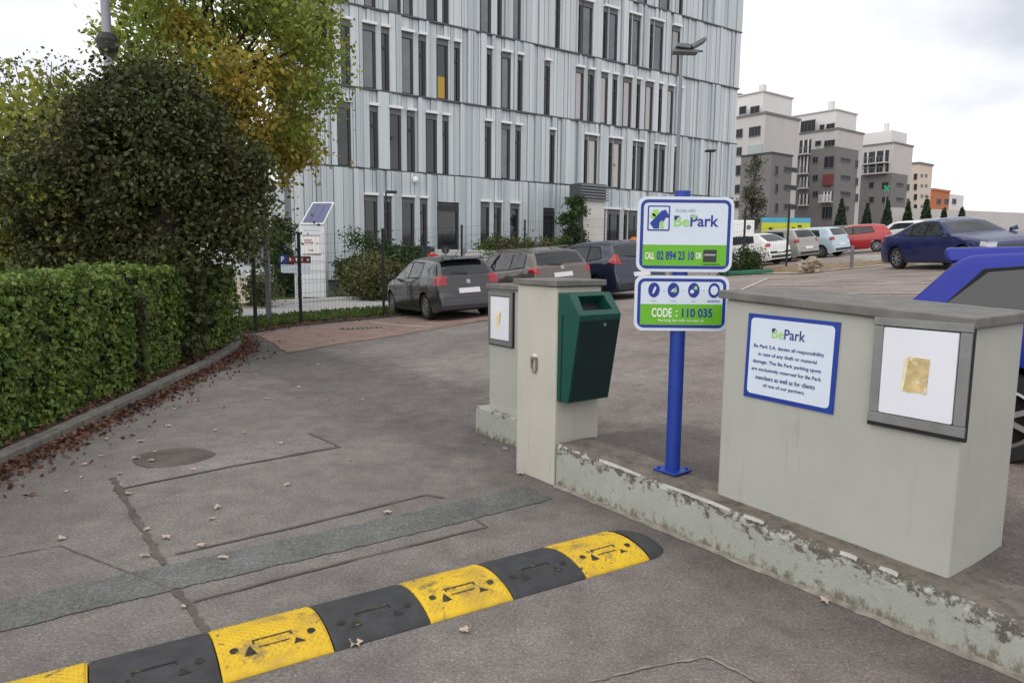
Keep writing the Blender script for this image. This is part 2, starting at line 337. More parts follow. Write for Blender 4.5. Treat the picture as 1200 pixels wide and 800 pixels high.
def sheet(name, quads, m, dz=.004, step=.5, parent=None, label=None, wob=0., fn=ground):
    """flat marking or patch that follows the ground; quads = list of four xy corners"""
    mb = MB()
    for (a, b, c, d) in quads:
        a, b, c, d = [np.array(p[:2], float) for p in (a, b, c, d)]
        nu = max(1, int(max(np.linalg.norm(b-a), np.linalg.norm(c-d))/step)); nv = max(1, int(max(np.linalg.norm(d-a), np.linalg.norm(c-b))/step))
        vs = []
        for j in range(nv+1):
            for i in range(nu+1):
                u, w = i/nu, j/nv; p = (a*(1-u)+b*u)*(1-w)+(d*(1-u)+c*u)*w
                if wob: p = p + np.array([random.uniform(-wob, wob), random.uniform(-wob, wob)])
                vs.append((p[0], p[1], fn(p[0], p[1])+dz))
        mb.add(vs, [(j*(nu+1)+i, j*(nu+1)+i+1, (j+1)*(nu+1)+i+1, (j+1)*(nu+1)+i) for j in range(nv) for i in range(nu)])
    return tag(mb.build(name, m, parent), kind='structure' if not parent else None)
def leaves(name, P, size, m, parent=None, nrm=None, flat=0., asp=1.7):
    """many small leaf faces at points P (diamond shaped, each its own island)"""
    n = len(P); P = np.asarray(P, float)
    d = rng.normal(size=(n, 3))
    if nrm is not None: d = d*.75 + np.asarray(nrm)*1.0
    if flat: d[:, 2] += np.sign(d[:, 2])*flat
    d /= np.linalg.norm(d, axis=1)[:, None]
    t = np.cross(d, rng.normal(size=(n, 3))); t /= np.linalg.norm(t, axis=1)[:, None]; b = np.cross(d, t)
    s = (size*(.6+.8*rng.random(n)))[:, None]
    V = np.stack([P-t*s*asp*.5, P+b*s*.5+d*s*.12, P+t*s*asp*.5, P-b*s*.5+d*s*.12], 1).reshape(-1, 3)
    me = bpy.data.meshes.new(name); me.vertices.add(n*4); me.loops.add(n*4); me.polygons.add(n)
    me.vertices.foreach_set('co', V.ravel()); me.loops.foreach_set('vertex_index', np.arange(n*4, dtype=np.int32))
    me.polygons.foreach_set('loop_start', np.arange(n, dtype=np.int32)*4); me.polygons.foreach_set('loop_total', np.full(n, 4, dtype=np.int32))
    me.materials.append(m); me.update(); me.validate()
    return link(name, me, parent)
def clump_points(n, c, r, nclump, cr, shell=.55):
    """points in clumps spread through an ellipsoid, denser near its surface"""
    k = rng.normal(size=(nclump, 3)); k /= np.linalg.norm(k, axis=1)[:, None]
    k *= (shell+(1-shell)*rng.random(nclump)**.5)[:, None]
    cc = np.array(c)+k*np.array(r); rr = cr*(.6+.8*rng.random(nclump))
    i = rng.integers(0, nclump, n); q = rng.normal(size=(n, 3))*.5
    return cc[i]+q*rr[i][:, None], i, cc
# ------------------------------------------------------------------ ground sheet (in the frame of the boundary wall)
def axis(lo, hi, fine_lo, fine_hi, step, grow=1.35):
    a = list(np.arange(fine_lo, fine_hi+1e-6, step)); st = step
    while a[-1] < hi: st *= grow; a.append(a[-1]+st)
    st = step
    while a[0] > lo: st *= grow; a.insert(0, a[0]-st)
    return a
sx = axis(-420, 420, -24, 10, .5); nx = sorted(set([round(v, 4) for v in axis(-420, 420, -6, 24, .5)] + [.1, .12, .16, .2, .3]))
mb = MB(); vs = []
for n_ in nx:
    for s_ in sx:
        p = WL(s_, n_); vs.append((p[0], p[1], ground(p[0], p[1]) if abs(p[0])+abs(p[1]) < 900 else ground(p[0], p[1])))
k = len(sx)
mb.add(vs, [(j*k+i, j*k+i+1, (j+1)*k+i+1, (j+1)*k+i) for j in range(len(nx)-1) for i in range(k-1)])
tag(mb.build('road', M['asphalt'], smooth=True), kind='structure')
# red brick bays and pavement on the far side
rb = [G(u, v)[:2] for u, v in ((262, 410), (300, 391.5), (353, 384.5), (449, 376), (540, 373), (625, 369), (337, 414), (400, 404), (507, 391.5), (625, 379))]
sheet('brick_bay_surface', [(rb[6], rb[7], rb[2], rb[1]), (rb[7], rb[8], rb[3], rb[2]), (rb[8], rb[9], rb[5], rb[3])], M['brick'], dz=.010, step=.25, wob=.035)
def xy(u, v, z=0): return tuple(G(u, v, z)[:2])
FEN = [(-6.4, 12.6), (-5.22, 14.17), (-4.73, 15.6), (-3.24, 17.6), (-1.42, 19.6), (.36, 21.6), (2.3, 23.6), (4.4, 25.8)]
def offs(p, dx, dy): return (p[0]+dx, p[1]+dy)
sheet('verge', [(offs(FEN[i], .0, -.45), offs(FEN[i+1], .0, -.45), offs(FEN[i+1], -1.2, 1.3), offs(FEN[i], -1.2, 1.3)) for i in range(len(FEN)-1)], M['soil'], dz=.014, step=.4, wob=.03)
sheet('pavement', [(offs(FEN[i], -1.3, 1.5), offs(FEN[i+1], -1.3, 1.5), offs(FEN[i+1], -3.0, 5.2), offs(FEN[i], -3.0, 5.2)) for i in range(len(FEN)-1)], M['pavement'], dz=.02, step=.6)
mb = MB()
for i in range(len(FEN)-1):
    a, b = offs(FEN[i], -2.9, 5.0), offs(FEN[i+1], -2.9, 5.0); 
    mb.hexa([(a[0], a[1], -.05), (b[0], b[1], -.05), (b[0]-.05, b[1]+.22, -.05), (a[0]-.05, a[1]+.22, -.05)], [(a[0], a[1], ground(*a)+.14), (b[0], b[1], ground(*b)+.14), (b[0]-.05, b[1]+.22, ground(*b)+.14), (a[0]-.05, a[1]+.22, ground(*a)+.14)])
tag(mb.build('pavement_edging', M['wall_white']), kind='structure')
sheet('lawn', [(offs(FEN[i], -3.05, 5.4), offs(FEN[i+1], -3.05, 5.4), offs(FEN[i+1], -7, 12), offs(FEN[i], -7, 12)) for i in range(len(FEN)-1)], M['shrub_leaf'], dz=.03, step=.8)
# ------------------------------------------------------------------ road patches, cuts and stains
def band(name, pts, w, m, dz=.004, wob=.012, step=.1):
    """a strip of even width along a polyline of ground points, its edges a little ragged"""
    mb = MB(); P = []
    for a, b in zip(pts[:-1], pts[1:]):
        a = np.array(a[:2]); b = np.array(b[:2]); n = max(1, int(np.linalg.norm(b-a)/step))
        P += [a+(b-a)*i/n for i in range(n)]
    P.append(np.array(pts[-1][:2])); vs = []
    for i, p in enumerate(P):
        d = P[min(i+1, len(P)-1)]-P[max(i-1, 0)]; d /= np.linalg.norm(d); nn = np.array([-d[1], d[0]])
        for sg in (1, -1):
            q = p+nn*sg*(w/2+random.uniform(-wob, wob)); vs.append((q[0], q[1], ground(q[0], q[1])+dz))
    mb.add(vs, [(2*i, 2*i+1, 2*i+3, 2*i+2) for i in range(len(P)-1)])
    return tag(mb.build(name, m), kind='structure')
tr0, tr1 = xy(20, 718), xy(632, 577)
band('asphalt_trench_patch', [xy(-60, 735), tr0, xy(200, 676), xy(330, 647), xy(430, 625), xy(520, 604), tr1], .31, M['asphalt_trench'], dz=.005, wob=.009, step=.03)
sheet('asphalt_repair_patch', [(xy(137, 575), xy(395, 522), xy(365, 508), xy(132, 559))], M['asphalt_pale'], dz=.003, step=.2, wob=.008)
band('road_cut_upper', [xy(132, 575), xy(270, 547), xy(398, 524), xy(362, 508)], .022, M['asphalt_dark'], dz=.007, wob=.004)
band('road_cut_lower', [xy(205, 650), xy(350, 617), xy(500, 580), xy(520, 584)], .018, M['asphalt_dark'], dz=.007, wob=.004)
band('road_cut_near', [xy(226, 706), xy(400, 660), xy(570, 618), xy(553, 606)], .016, M['asphalt_dark'], dz=.007, wob=.005)
band('road_crack_joint', [xy(132, 560), xy(150, 592), xy(170, 625), xy(192, 662)], .035, M['asphalt_dark'], dz=.0065, wob=.010, step=.04)
band('road_crack_joint_near', [xy(206, 692), xy(225, 718), xy(252, 757)], .03, M['asphalt_dark'], dz=.0065, wob=.009, step=.04)
band('road_crack_fine', [xy(-10, 655), xy(70, 640), xy(200, 690)], .008, M['asphalt_dark'], dz=.0055, wob=.004, step=.05)
band('road_crack_pale', [xy(690, 800), xy(760, 782), xy(830, 770), xy(890, 800)], .014, M['fillet'], dz=.0055, wob=.006, step=.03)
band('road_crack_bay', [xy(505, 390), xy(540, 386), xy(585, 384)], .06, M['asphalt_dark'], dz=.013, wob=.03, step=.15)
c0 = G(203, 536); mb = MB()
mb.poly([(c0[0]+.30*math.cos(t)*(1+.06*math.sin(3*t)), c0[1]+.26*math.sin(t)*(1+.05*math.cos(4*t)), .0045) for t in np.linspace(0, 2*math.pi, 40, endpoint=False)])
tag(mb.build('asphalt_round_patch', M['asphalt_dark']), kind='structure')
# white bay lines
for (a, b, w) in (((435, 379), (508, 388.5), .1),):
    band('bay_line', [xy(*a), xy(*b)], w, M['paint_white'], dz=.016, wob=.006)
for (x, y) in ((10, 18.7), (8.6, 16.2), (7.4, 14.0), (6.3, 11.9)):
    p = np.array((x, y)); band('bay_line', [tuple(p-WD*3.6), tuple(p), tuple(p+WD*1.8)], .11, M['paint_white'], dz=.014, wob=.008, step=.3)
a = np.array((10, 18.7))-WD*3.6; b = np.array((6.3, 11.9))-WD*3.6
band('bay_line', [tuple(a), tuple(b)], .11, M['paint_white'], dz=.0175, wob=.008, step=.3)
a = np.array([-2.6, 13.6]); e1 = np.array([.88, .47]); e2 = np.array([-.47, .88])
for i in range(1, 5):
    p = np.array([-2.1+.12, 15.2])+e1*(2.5*i-.55); band('bay_line', [tuple(p), tuple(p+e2*4.6)], .1, M['paint_white'], dz=.0165, wob=.006, step=.3)
# drain grate
g0 = G(424, 386); t = thing('drain_grate', 'dark rusty drain grate set in the red brick bays by the fence', 'grate', (g0[0], g0[1], ground(g0[0], g0[1])+.012), R(20))
MB().box(-.45, .45, -.16, .16, 0, .006).build('frame', M['iron'], t)
for i in range(9): MB().box(-.40+.1*i-.012, -.40+.1*i+.03, -.13, .13, .0065, .012).build('slat', M['fence'], t)
# ------------------------------------------------------------------ kerb and planting bed on the left
KP = [(-3.47, .8), (-3.60, 3.0), (-3.80, 5.7), (-4.03, 8.1), (-4.22, 9.8), (-4.44, 11.2), (-4.78, 12.4), (-5.35, 13.2)]
kerb = bpy.data.objects.new('kerb', None); COL.objects.link(kerb); tag(kerb, kind='structure')
def along(P, d):
    P = [np.array(p) for p in P]
    for a, b in zip(P[:-1], P[1:]):
        l = np.linalg.norm(b-a)
        if d <= l: return a+(b-a)*d/l, (b-a)/l
        d -= l
    return P[-1], (P[-1]-P[-2])/np.linalg.norm(P[-1]-P[-2])
tot = sum(math.dist(a, b) for a, b in zip(KP[:-1], KP[1:])); d = 0
while d < tot-.5:
    L = 1.0; a, ta = along(KP, d+.006); b, tb = along(KP, d+L-.006); na = np.array([-ta[1], ta[0]]); nb = np.array([-tb[1], tb[0]])
    z = .10+random.uniform(-.006, .006); w = .13
    MB().hexa([(*a, -.05), (*(a+na*w)[::1], -.05), (*(b+nb*w), -.05), (*b, -.05)][::-1], [(*a, z), (*(a+na*w), z), (*(b+nb*w), z), (*b, z)][::-1]).build('kerb_stone', M['kerb'], kerb, bevel=.012)
    d += L
bed = []
for i in range(len(KP)-1):
    a, b = KP[i], KP[i+1]; bed.append(((a[0]-.12, a[1]), (b[0]-.12, b[1]), (b[0]-9, b[1]+2), (a[0]-9, a[1]+1)))
sheet('planting_bed', bed, M['soil'], dz=.07, step=.5, fn=lambda x, y: 0)
# ------------------------------------------------------------------ boundary walls and pillars
t = thing('low_wall', 'low concrete plinth wall with peeling grey paint along the road edge', 'low wall', WL(-2.43, 0, 0), WROT)
S0 = -2.43
def ztop(s): return .304-.03*(s-S0)
mlow = mat('low_wall_paint', (.335, .348, .315), .8, var=.08, scale=3, bump=.35, bscale=60)
tt = mlow.node_tree; b_ = tt.nodes['Principled BSDF']; src = b_.inputs['Base Color'].links[0].from_socket
tcn = tt.nodes.new('ShaderNodeTexCoord'); sep = tt.nodes.new('ShaderNodeSeparateXYZ'); tt.links.new(tcn.outputs['Object'], sep.inputs[0])
def mnode(op, a, b):
    n = tt.nodes.new('ShaderNodeMath'); n.operation = op
    for i, x in enumerate((a, b)):
        if isinstance(x, (int, float)): n.inputs[i].default_value = x
        else: tt.links.new(x, n.inputs[i])
    return n.outputs[0]
def nnode(sc, det=7, ro=.7, loc=(0, 0, 0), scl=(1, 1, 1)):
    mp_ = tt.nodes.new('ShaderNodeMapping'); mp_.inputs['Location'].default_value = loc; mp_.inputs['Scale'].default_value = scl
    tt.links.new(tcn.outputs['Object'], mp_.inputs[0])
    n = tt.nodes.new('ShaderNodeTexNoise'); n.inputs['Scale'].default_value = sc; n.inputs['Detail'].default_value = det; n.inputs['Roughness'].default_value = ro
    tt.links.new(mp_.outputs[0], n.inputs['Vector']); return n.outputs[0]
def ramp(x, lo, hi):
    n = tt.nodes.new('ShaderNodeMapRange'); n.inputs[1].default_value = lo; n.inputs[2].default_value = hi; tt.links.new(x, n.inputs[0]); return n.outputs[0]
topz = mnode('SUBTRACT', .304, mnode('MULTIPLY', sep.outputs[0], .03))
dtop = mnode('SUBTRACT', topz, sep.outputs[2])                              # distance below the top edge
near_top = ramp(dtop, .13, .0); near_bot = ramp(sep.outputs[2], .10, .0); along_ = ramp(sep.outputs[0], 0., 1.6)
def mixc(fac, a, b):
    n = tt.nodes.new('ShaderNodeMix'); n.data_type = 'RGBA'; tt.links.new(fac, n.inputs[0]); tt.links.new(a, n.inputs[6])
    if isinstance(b, tuple): n.inputs[7].default_value = (*b, 1)
    else: tt.links.new(b, n.inputs[7])
    return n.outputs[2]
peel = ramp(mnode('ADD', mnode('ADD', mnode('MULTIPLY', nnode(24, loc=(3, 1, 2), scl=(.8, 1, 1)), .55), mnode('MULTIPLY', nnode(5, loc=(9, 1, 2)), .45)), mnode('ADD', mnode('MULTIPLY', near_top, .15), mnode('MULTIPLY', along_, .025))), .61, .65)
moss = ramp(mnode('ADD', nnode(22, loc=(7, 4, 1), scl=(1, 1, .6)), mnode('MULTIPLY', near_bot, .22)), .58, .72)
streak = ramp(nnode(7, loc=(1, 2, 5), scl=(3, 3, .5)), .62, .72)
c = mixc(streak, src, (.27, .27, .22)); c = mixc(moss, c, (.155, .14, .10)); c = mixc(peel, c, (.10, .09, .075))
lichen = ramp(nnode(60, loc=(2, 9, 3)), .55, .62); c = mixc(mnode('MULTIPLY', lichen, peel), c, (.27, .255, .22))
tt.links.new(c, b_.inputs['Base Color'])
mtop = mat('low_wall_top', (.15, .128, .11), .95, var=.4, scale=9, bump=.7, bscale=50, spots=[(7, .62, .1, (.22, .2, .18)), (22, .58, .08, (.085, .072, .055)), (40, .66, .04, (.3, .28, .26))])
mb = MB(); ns = 150; ny = 8; L = 4.4; vs = []                               # worn, uneven front arris
for i in range(ns+1):
    s = L*i/ns; z = .304-.03*s; ch = max(0, random.gauss(.012, .010)) * (1.3 if s > 1 else .7)
    prof = [(0, -.05), (0, .05), (random.uniform(-.002, .003), .16), (0.002, z-.012-ch), (.012+ch*.8, z-random.uniform(0, .004)), (.08, z+random.uniform(-.002, .002)), (.2, z), (.35, z-.004), (.36, -.02)]
    vs += [(s, y, zz) for y, zz in prof]
k = 9
mb.add(vs, [(i*k+j, (i+1)*k+j, (i+1)*k+j+1, i*k+j+1) for i in range(ns) for j in range(k-1)])
mb.m = [(1 if (q % (k-1)) >= 4 else 0) for q in range(len(mb.f))]
mb.add([(0, 0, -.05), (0, .36, -.02), (0, .35, .3), (0, 0, .29)], [(3, 2, 1, 0)])
mb.build('plinth', [mlow, mtop], t)
mb = MB(); vs = []
for i in range(61):
    s = 4.4*i/60; w = .022+random.uniform(-.008, .008); vs += [(s, -w, .003), (s, -w*.5, .012), (s, .001, .02)]
mb.add(vs, [(3*i+j, 3*i+3+j, 3*i+4+j, 3*i+1+j) for i in range(60) for j in range(2)]); mb.build('mortar_fillet', M['fillet'], t)
# pieces of pale render left on the arris
for s0, s1 in ((.42, .78), (.98, 1.42), (1.5, 1.62), (2.02, 2.1), (2.2, 2.28)):
    mb = MB(); n = 14; vs = []
    for i in range(n+1):
        s = s0+(s1-s0)*i/n; z = .304-.03*s+.006; w = .010*math.sin(math.pi*(i+.3)/(n+.6))+random.uniform(-.003, .003)
        vs += [(s, -.002, z-.010-random.random()*.006), (s, .006, z-.001), (s, .008+w, z+.001)]
    mb.add(vs, [(3*i+j, 3*i+3+j, 3*i+4+j, 3*i+1+j) for i in range(n) for j in range(2)]); mb.build('render_flake', M['flake'], t)

# sign wall
t = thing('boundary_wall', 'pale grey concrete wall with dark cap carrying notice and white hatch', 'wall', WL(-1.21, .15, 0), WROT)
LW, TH = 1.20, .62
def wt(x): return 1.370-.047*x
MB().hexa([(0, 0, .1), (LW, 0, .1), (LW, TH, .1), (0, TH, .1)], [(0, 0, wt(0)), (LW, 0, wt(LW)), (LW, TH, wt(LW)), (0, TH, wt(0))]).build('wall_body', M['concrete_wall'], t, bevel=.018, seg=3)
MB().hexa([(-.03, -.03, wt(-.03)+.002), (LW+.03, -.03, wt(LW+.03)+.002), (LW+.03, TH+.03, wt(LW+.03)+.002), (-.03, TH+.03, wt(-.03)+.002)], [(-.03, -.03, wt(0)+.046), (LW+.03, -.03, wt(LW)+.046), (LW+.03, TH+.03, wt(LW)+.046), (-.03, TH+.03, wt(0)+.046)]).build('wall_cap', M['cap'], t, bevel=.006)
# hatch: frame with gaps, white door, torn sticker
x0, x1, z0, z1 = .825, 1.226, .86, 1.355; F = -.028
def tilt(ob, ang): ob.rotation_euler = (0, ang, 0)
h = MB().prism([(x0, z0), (x1, z0-.0), (x1, z1-.018), (x0, z1-.004)], F+.006, -.001).build('hatch_backing', M['gap'], t)
fr = MB()
for (a, b, c_, d_) in ((x0, x1, z0, z0+.045), (x0, x1, z1-.055, z1-.02), (x0+.004, x0+.046, z0+.047, z1-.058), (x1-.046, x1-.002, z0+.047, z1-.058)): fr.box(a, b, F-.008, F+.004, c_, d_)
fr.build('hatch_frame', M['frame_grey'], t, bevel=.002)
dr = MB().prism(rounded(x0+.050, x1-.050, z0+.050, z1-.061, .006, 3), F-.012, F+.003).build('hatch_door', M['panel_white'], t)
jag = [(x0+.150, 1.022), (x0+.172, 1.018), (x0+.2, 1.024), (x0+.245, 1.02), (x0+.247, 1.09), (x0+.249, 1.172), (x0+.2, 1.174), (x0+.163, 1.175), (x0+.160, 1.10)]
st = MB().prism(jag, F-.0145, F-.0121).build('torn_sticker', M['tape'], dr)
MB().prism([(x0+.138, 1.022), (x0+.149, 1.021), (x0+.158, 1.12), (x0+.161, 1.172), (x0+.147, 1.160)], F-.0140, F-.0121).build('sticker_edge', M['tape_edge'], dr)
MB().box(x0-.004, x1, F+.004, -.001, z0-.02, z0-.001).build('drip_gap', M['gap'], t)
# notice on the wall
sg = thing('wall_notice', 'blue bordered white notice of small dark lettering on the concrete wall', 'sign', WL(-1.21+.15, .15, 1.0), WROT)
wN, zb_, zt_ = .50, .857-1.0, 1.303-1.0
sg.rotation_euler = (0, R(1.1), WROT)
MB().prism([(0, zb_), (wN, zb_), (wN, zt_), (0, zt_)], -.008, -.001).build('board', M['blue'], sg)
fc = MB().prism(rounded(.02, wN-.022, zb_+.024, zt_-.020, .022), -.0095, -.0078).build('white_face', M['sign_white'], sg)
zz = zt_-.115
text('Be', .145, .213, zz, zz+.05, -.0097, M['lime_soft'], sg, bold=.01); text('Park', .216, .33, zz, zz+.052, -.0097, M['navy'], sg, bold=.01)
MB().prism([(.145, zz+.03), (.157, zz+.03), (.166, zz+.05), (.145, zz+.05)], -.0112, -.0100).build('logo_mark', M['navy'], sg)
lines = [('Be Park S.A. denies all responsibility', .045, .435), ('in case of any theft or material', .075, .40), ('damage. The Be Park parking spots', .045, .425), ('are exclusively reserved for Be Park', .04, .43), ('members as well as for clients', .068, .40), ('of one of our partners.', .115, .35)]
for i, (s, a, b) in enumerate(lines):
    z = zt_-.180-i*.0405; text(s, a, b, z, z+.024, -.0097, M['navy'], sg, bold=.012)
# front gate pillar
t = thing('gate_pillar', 'square pale concrete gate pillar with dark cap and small iron bracket', 'pillar', WL(-2.895, 0, 0), WROT)
PW = .44
MB().box(0, PW, 0, .42, -.05, 1.385).build('pillar_body', M['concrete'], t, bevel=.014, seg=3)
MB().box(-.025, PW+.025, -.025, .445, 1.387, 1.428).build('pillar_cap', M['cap'], t, bevel=.006)
br = MB(); br.box(.18, .245, -.014, -.0008, .862, .878); br.box(.18, .194, -.014, -.0008, .80, .862); br.box(.231, .245, -.014, -.0008, .79, .862); br.tube((.187, -.008, .80), (.205, -.014, .775), .006); br.tube((.205, -.014, .775), (.226, -.014, .772), .006); br.tube((.226, -.014, .772), (.238, -.008, .79), .006)
br.build('iron_bracket', M['iron'], t)
MB().prism([(.185, .885), (.2, .905), (.23, .9), (.24, .882)], -.003, -.0008).build('plaster_scar', M['lintel'], t)
# litter bin hung on the pillar's end face (faces along +s)
bn = thing('litter_bin', 'dark green wall mounted litter bin hanging on the concrete pillar', 'litter bin', WL(-2.895+PW, .205, .60), WROT+R(90))
# local: x across (left = toward the road side), -y outward
bw = .192; D0, D1, HB = .125, .235, .66
side = [(-.001, 0.0), (-.115, 0.0), (-.215, .575), (-.217, .605), (-.105, .745), (-.001, .745)]
def bin_shell():
    mb = MB(); n = len(side); vs = [(-bw, y, z) for y, z in side]+[(bw, y, z) for y, z in side]
    fs = [tuple(reversed(range(n))), tuple(range(n, 2*n))]
    for i in range(n):
        if i == 3: continue
        fs.append((i, (i+1) % n, n+(i+1) % n, n+i))
    mb.add(vs, fs); a, b = Vector((0, -.217, .605)), Vector((0, -.105, .745))    # sloped top with the mouth cut in it
    def P(x, f): q = a.lerp(b, f); return (x, q.y, q.z)
    o = [P(-bw, 0), P(bw, 0), P(bw, 1), P(-bw, 1)]; h = [P(-.135, .22), P(.135, .22), P(.12, .86), P(-.12, .86)]
    inn = [(x, y+.06, z-.06) for x, y, z in h]
    mb.add(o+h+inn, [(0, 1, 5, 4), (1, 2, 6, 5), (2, 3, 7, 6), (3, 0, 4, 7), (4, 5, 9, 8), (5, 6, 10, 9), (6, 7, 11, 10), (7, 4, 8, 11)])
    return mb, inn
mb, inn = bin_shell(); mb.build('bin_body', M['bin'], bn, bevel=.004)
MB().poly(inn).build('mouth_lining', M['gap'], bn)
fp = MB(); fp.hexa([(-bw+.012, -.121, .012), (bw-.012, -.121, .012), (bw-.012, -.108, .012), (-bw+.012, -.108, .012)], [(-bw+.012, -.2195, .57), (bw-.012, -.2195, .57), (bw-.012, -.205, .57), (-bw+.012, -.205, .57)])
fp.build('bin_door', M['bin_front'], bn, bevel=.003)
MB().tube((.04, -.205, .535), (.04, -.222, .535), .012, n=12).build('lock', M['steel'], bn)
fl = MB()
for sgn in (-1, 1): fl.hexa([(sgn*bw-.002, -.045, .0), (sgn*bw+.002, -.045, .0), (sgn*bw+.002, -.036, .0), (sgn*bw-.002, -.036, .0)], [(sgn*bw-.0035, -.055, .6), (sgn*bw+.0035, -.055, .6), (sgn*bw+.0035, -.045, .6), (sgn*bw-.0035, -.045, .6)])
fl.build('side_seam', M['bin_front'], bn)
# rear pillar with meter hatch, on its own plinth
t = thing('meter_pillar', 'small concrete pillar with white meter hatch beyond the gate pillar', 'pillar', WL(-3.984, .366, 0), WROT)
MB().hexa([(0, 0, -.05), (.80, 0, -.05), (.80, .5, -.05), (0, .5, -.05)], [(0, 0, .245), (.80, 0, .240), (.80, .5, .240), (0, .5, .245)]).build('plinth', [mlow], t, bevel=.012)
MB().box(.10, .72, .08, .42, .2, 1.30).build('pillar_body', M['concrete_wall'], t, bevel=.012)
MB().box(.08, .74, .055, .44, 1.302, 1.345).build('pillar_cap', M['cap'], t, bevel=.005)
MB().box(.115, .47, .062, .079, .815, 1.285).build('hatch_backing', M['gap'], t)
fr = MB()
for a, b, c_, d_ in ((.12, .465, .825, .865), (.12, .465, 1.245, 1.282), (.12, .155, .867, 1.243), (.43, .465, .867, 1.243)): fr.box(a, b, .052, .063, c_, d_)
fr.build('hatch_frame', M['frame_grey'], t)
dr = MB().box(.16, .425, .050, .063, .872, 1.238).build('hatch_door', M['panel_white'], t)
MB().prism([(.235, .96), (.275, .95), (.285, 1.06), (.262, 1.10), (.24, 1.13)], .0478, .0498).build('torn_sticker', M['tape_edge'], dr)
MB().prism([(.292, 1.0), (.305, 1.03), (.318, 1.12), (.29, 1.09)], .0478, .0498).build('torn_sticker', M['tape'], dr)
# ------------------------------------------------------------------ blue post and its two signs
pb = G(788, 551, .285); PX, PYY = pb[0], pb[1]
def top_at(v): return EYE+(proj((PX, PYY, EYE))[1]-v)/FPX*PYY*1.0
post_top = PY(799, 224, PYY)[2]
t = thing('sign_post', 'round bright blue sign post bolted on the plinth beside the bin', 'post', (PX, PYY, .285), 0)
MB().lathe([(.045, .012), (.045, post_top-.285)], 20).build('pole', M['blue'], t, smooth=False)
MB().box(-.085, .085, -.085, .085, .0, .012, rot=Matrix.Rotation(R(40), 3, 'Z')).build('base_plate', M['blue'], t, bevel=.003)
for k in range(4):
    a = R(85+90*k); MB().tube((.085*math.cos(a), .085*math.sin(a), .012), (.085*math.cos(a), .085*math.sin(a), .024), .010, n=6).build('bolt', M['blue'], t)
SY = PYY-.055
def SPX(u, v): q = PY(u, v, SY); return q[0], q[2]
def sign(name, label, uL, vT, uR, vB):
    x0, zt = SPX(uL, vT); x1, zb = SPX(uR, vB)
    o = thing(name, label, 'sign', ((x0+x1)/2, SY, (zb+zt)/2), 0); w, hh = (x1-x0)/2, (zt-zb)/2
    MB().prism(rounded(-w, w, -hh, hh, .05), 0, .012).build('plate', M['sign_white'], o)
    mb = MB(); e_ = .017; i_ = .035                                      # blue ring
    a = rounded(-w+e_, w-e_, -hh+e_, hh-e_, .042); b = rounded(-w+i_, w-i_, -hh+i_, hh-i_, .026); n = len(a)
    mb.add([(x, -.0012, z) for x, z in a]+[(x, -.0012, z) for x, z in b], [(k, (k+1) % n, n+(k+1) % n, n+k) for k in range(n)]); mb.build('border', M['navy'] if False else M['blue_edge'], o)
    return o, w, hh
M['blue_edge'] = mat('blue_edge', (.012, .03, .25), .45)
o, w, hh = sign('access_sign', 'upper sign on the blue post with logo and phone number', 748, 230, 857, 319)
i_ = .036
MB().prism([(-w+i_, -hh+i_), (w-i_, -hh+i_), (w-i_, -hh+.157), (-w+i_, -hh+.157)], -.0014, -.0002).build('green_panel', M['lime'], o)
# badge: square frame, house shaped arrow, green tree
bx0, bx1, bz0, bz1 = -w+.058, -w+.188, .02, .165
lg = MB().prism(rounded(bx0, bx1, bz0, bz1, .008), -.0016, -.0002).build('badge', M['blue_edge'], o)
MB().prism(rounded(bx0+.008, bx1-.008, bz0+.008, bz1-.008, .005), -.0022, -.0014).build('badge_face', M['sign_white'], lg)
bxx = lambda a: bx0+(bx1-bx0)*a; bzz = lambda a: bz0+(bz1-bz0)*a
MB().prism([(bxx(a), bzz(b)) for a, b in ((.10, .30), (.28, .08), (.52, .08), (.55, .36), (.72, .36), (.82, .52), (.95, .52), (.95, .62), (.80, .84), (.62, .80))], -.0028, -.002).build('badge_arrow', M['blue'], lg)
MB().prism(disc(bxx(.36), bzz(.70), .022, 14), -.0026, -.002).build('badge_tree', M['lime_soft'], lg)
MB().prism(disc(bxx(.24), bzz(.58), .016, 12), -.0026, -.002).build('badge_tree', M['lime_soft'], lg)
MB().prism([(bxx(a), bzz(b)) for a, b in ((.56, .08), (.74, .08), (.72, .34), (.65, .42), (.57, .34))], -.0034, -.0026).build('badge_tree', M['lime_soft'], lg)
text('Access with', -w+.218, -w+.335, .128, .152, -.0003, M['grey_print'], o, bold=.01)
text('Be', -w+.213, -w+.303, .045, .108, -.0003, M['lime_soft'], o, bold=.018); text('Park', -w+.308, -w+.473, .045, .113, -.0003, M['blue_edge'], o, bold=.018)
MB().prism([(-w+.213, .085), (-w+.224, .082), (-w+.243, .108), (-w+.213, .108)], -.0032, -.0018).build('logo_mark', M['blue_edge'], o)
MB().prism([(-w+.310, .098), (-w+.345, .096), (-w+.338, .110), (-w+.31, .110)], -.0032, -.0018).build('logo_mark', M['lime_soft'], o)
text('CALL', -w+.05, -w+.105, -hh+.072, -hh+.113, -.0014, M['white'], o, bold=.02); text('02 894 23 10', -w+.118, -w+.337, -hh+.068, -hh+.120, -.0014, M['blue_edge'], o, bold=.025); text('OR', -w+.347, -w+.382, -hh+.076, -hh+.113, -.0014, M['white'], o, bold=.02)
bk = MB().prism([(w-.17, -hh+.058), (w-.092, -hh+.058), (w-.092, -hh+.13), (w-.17, -hh+.13)], -.0026, -.0012).build('app_badge', M['black_print'], o)
MB().prism([(w-.164, -hh+.096), (w-.098, -hh+.096), (w-.098, -hh+.104), (w-.164, -hh+.104)], -.0032, -.0024).build('badge_line', M['grey_print'], bk)
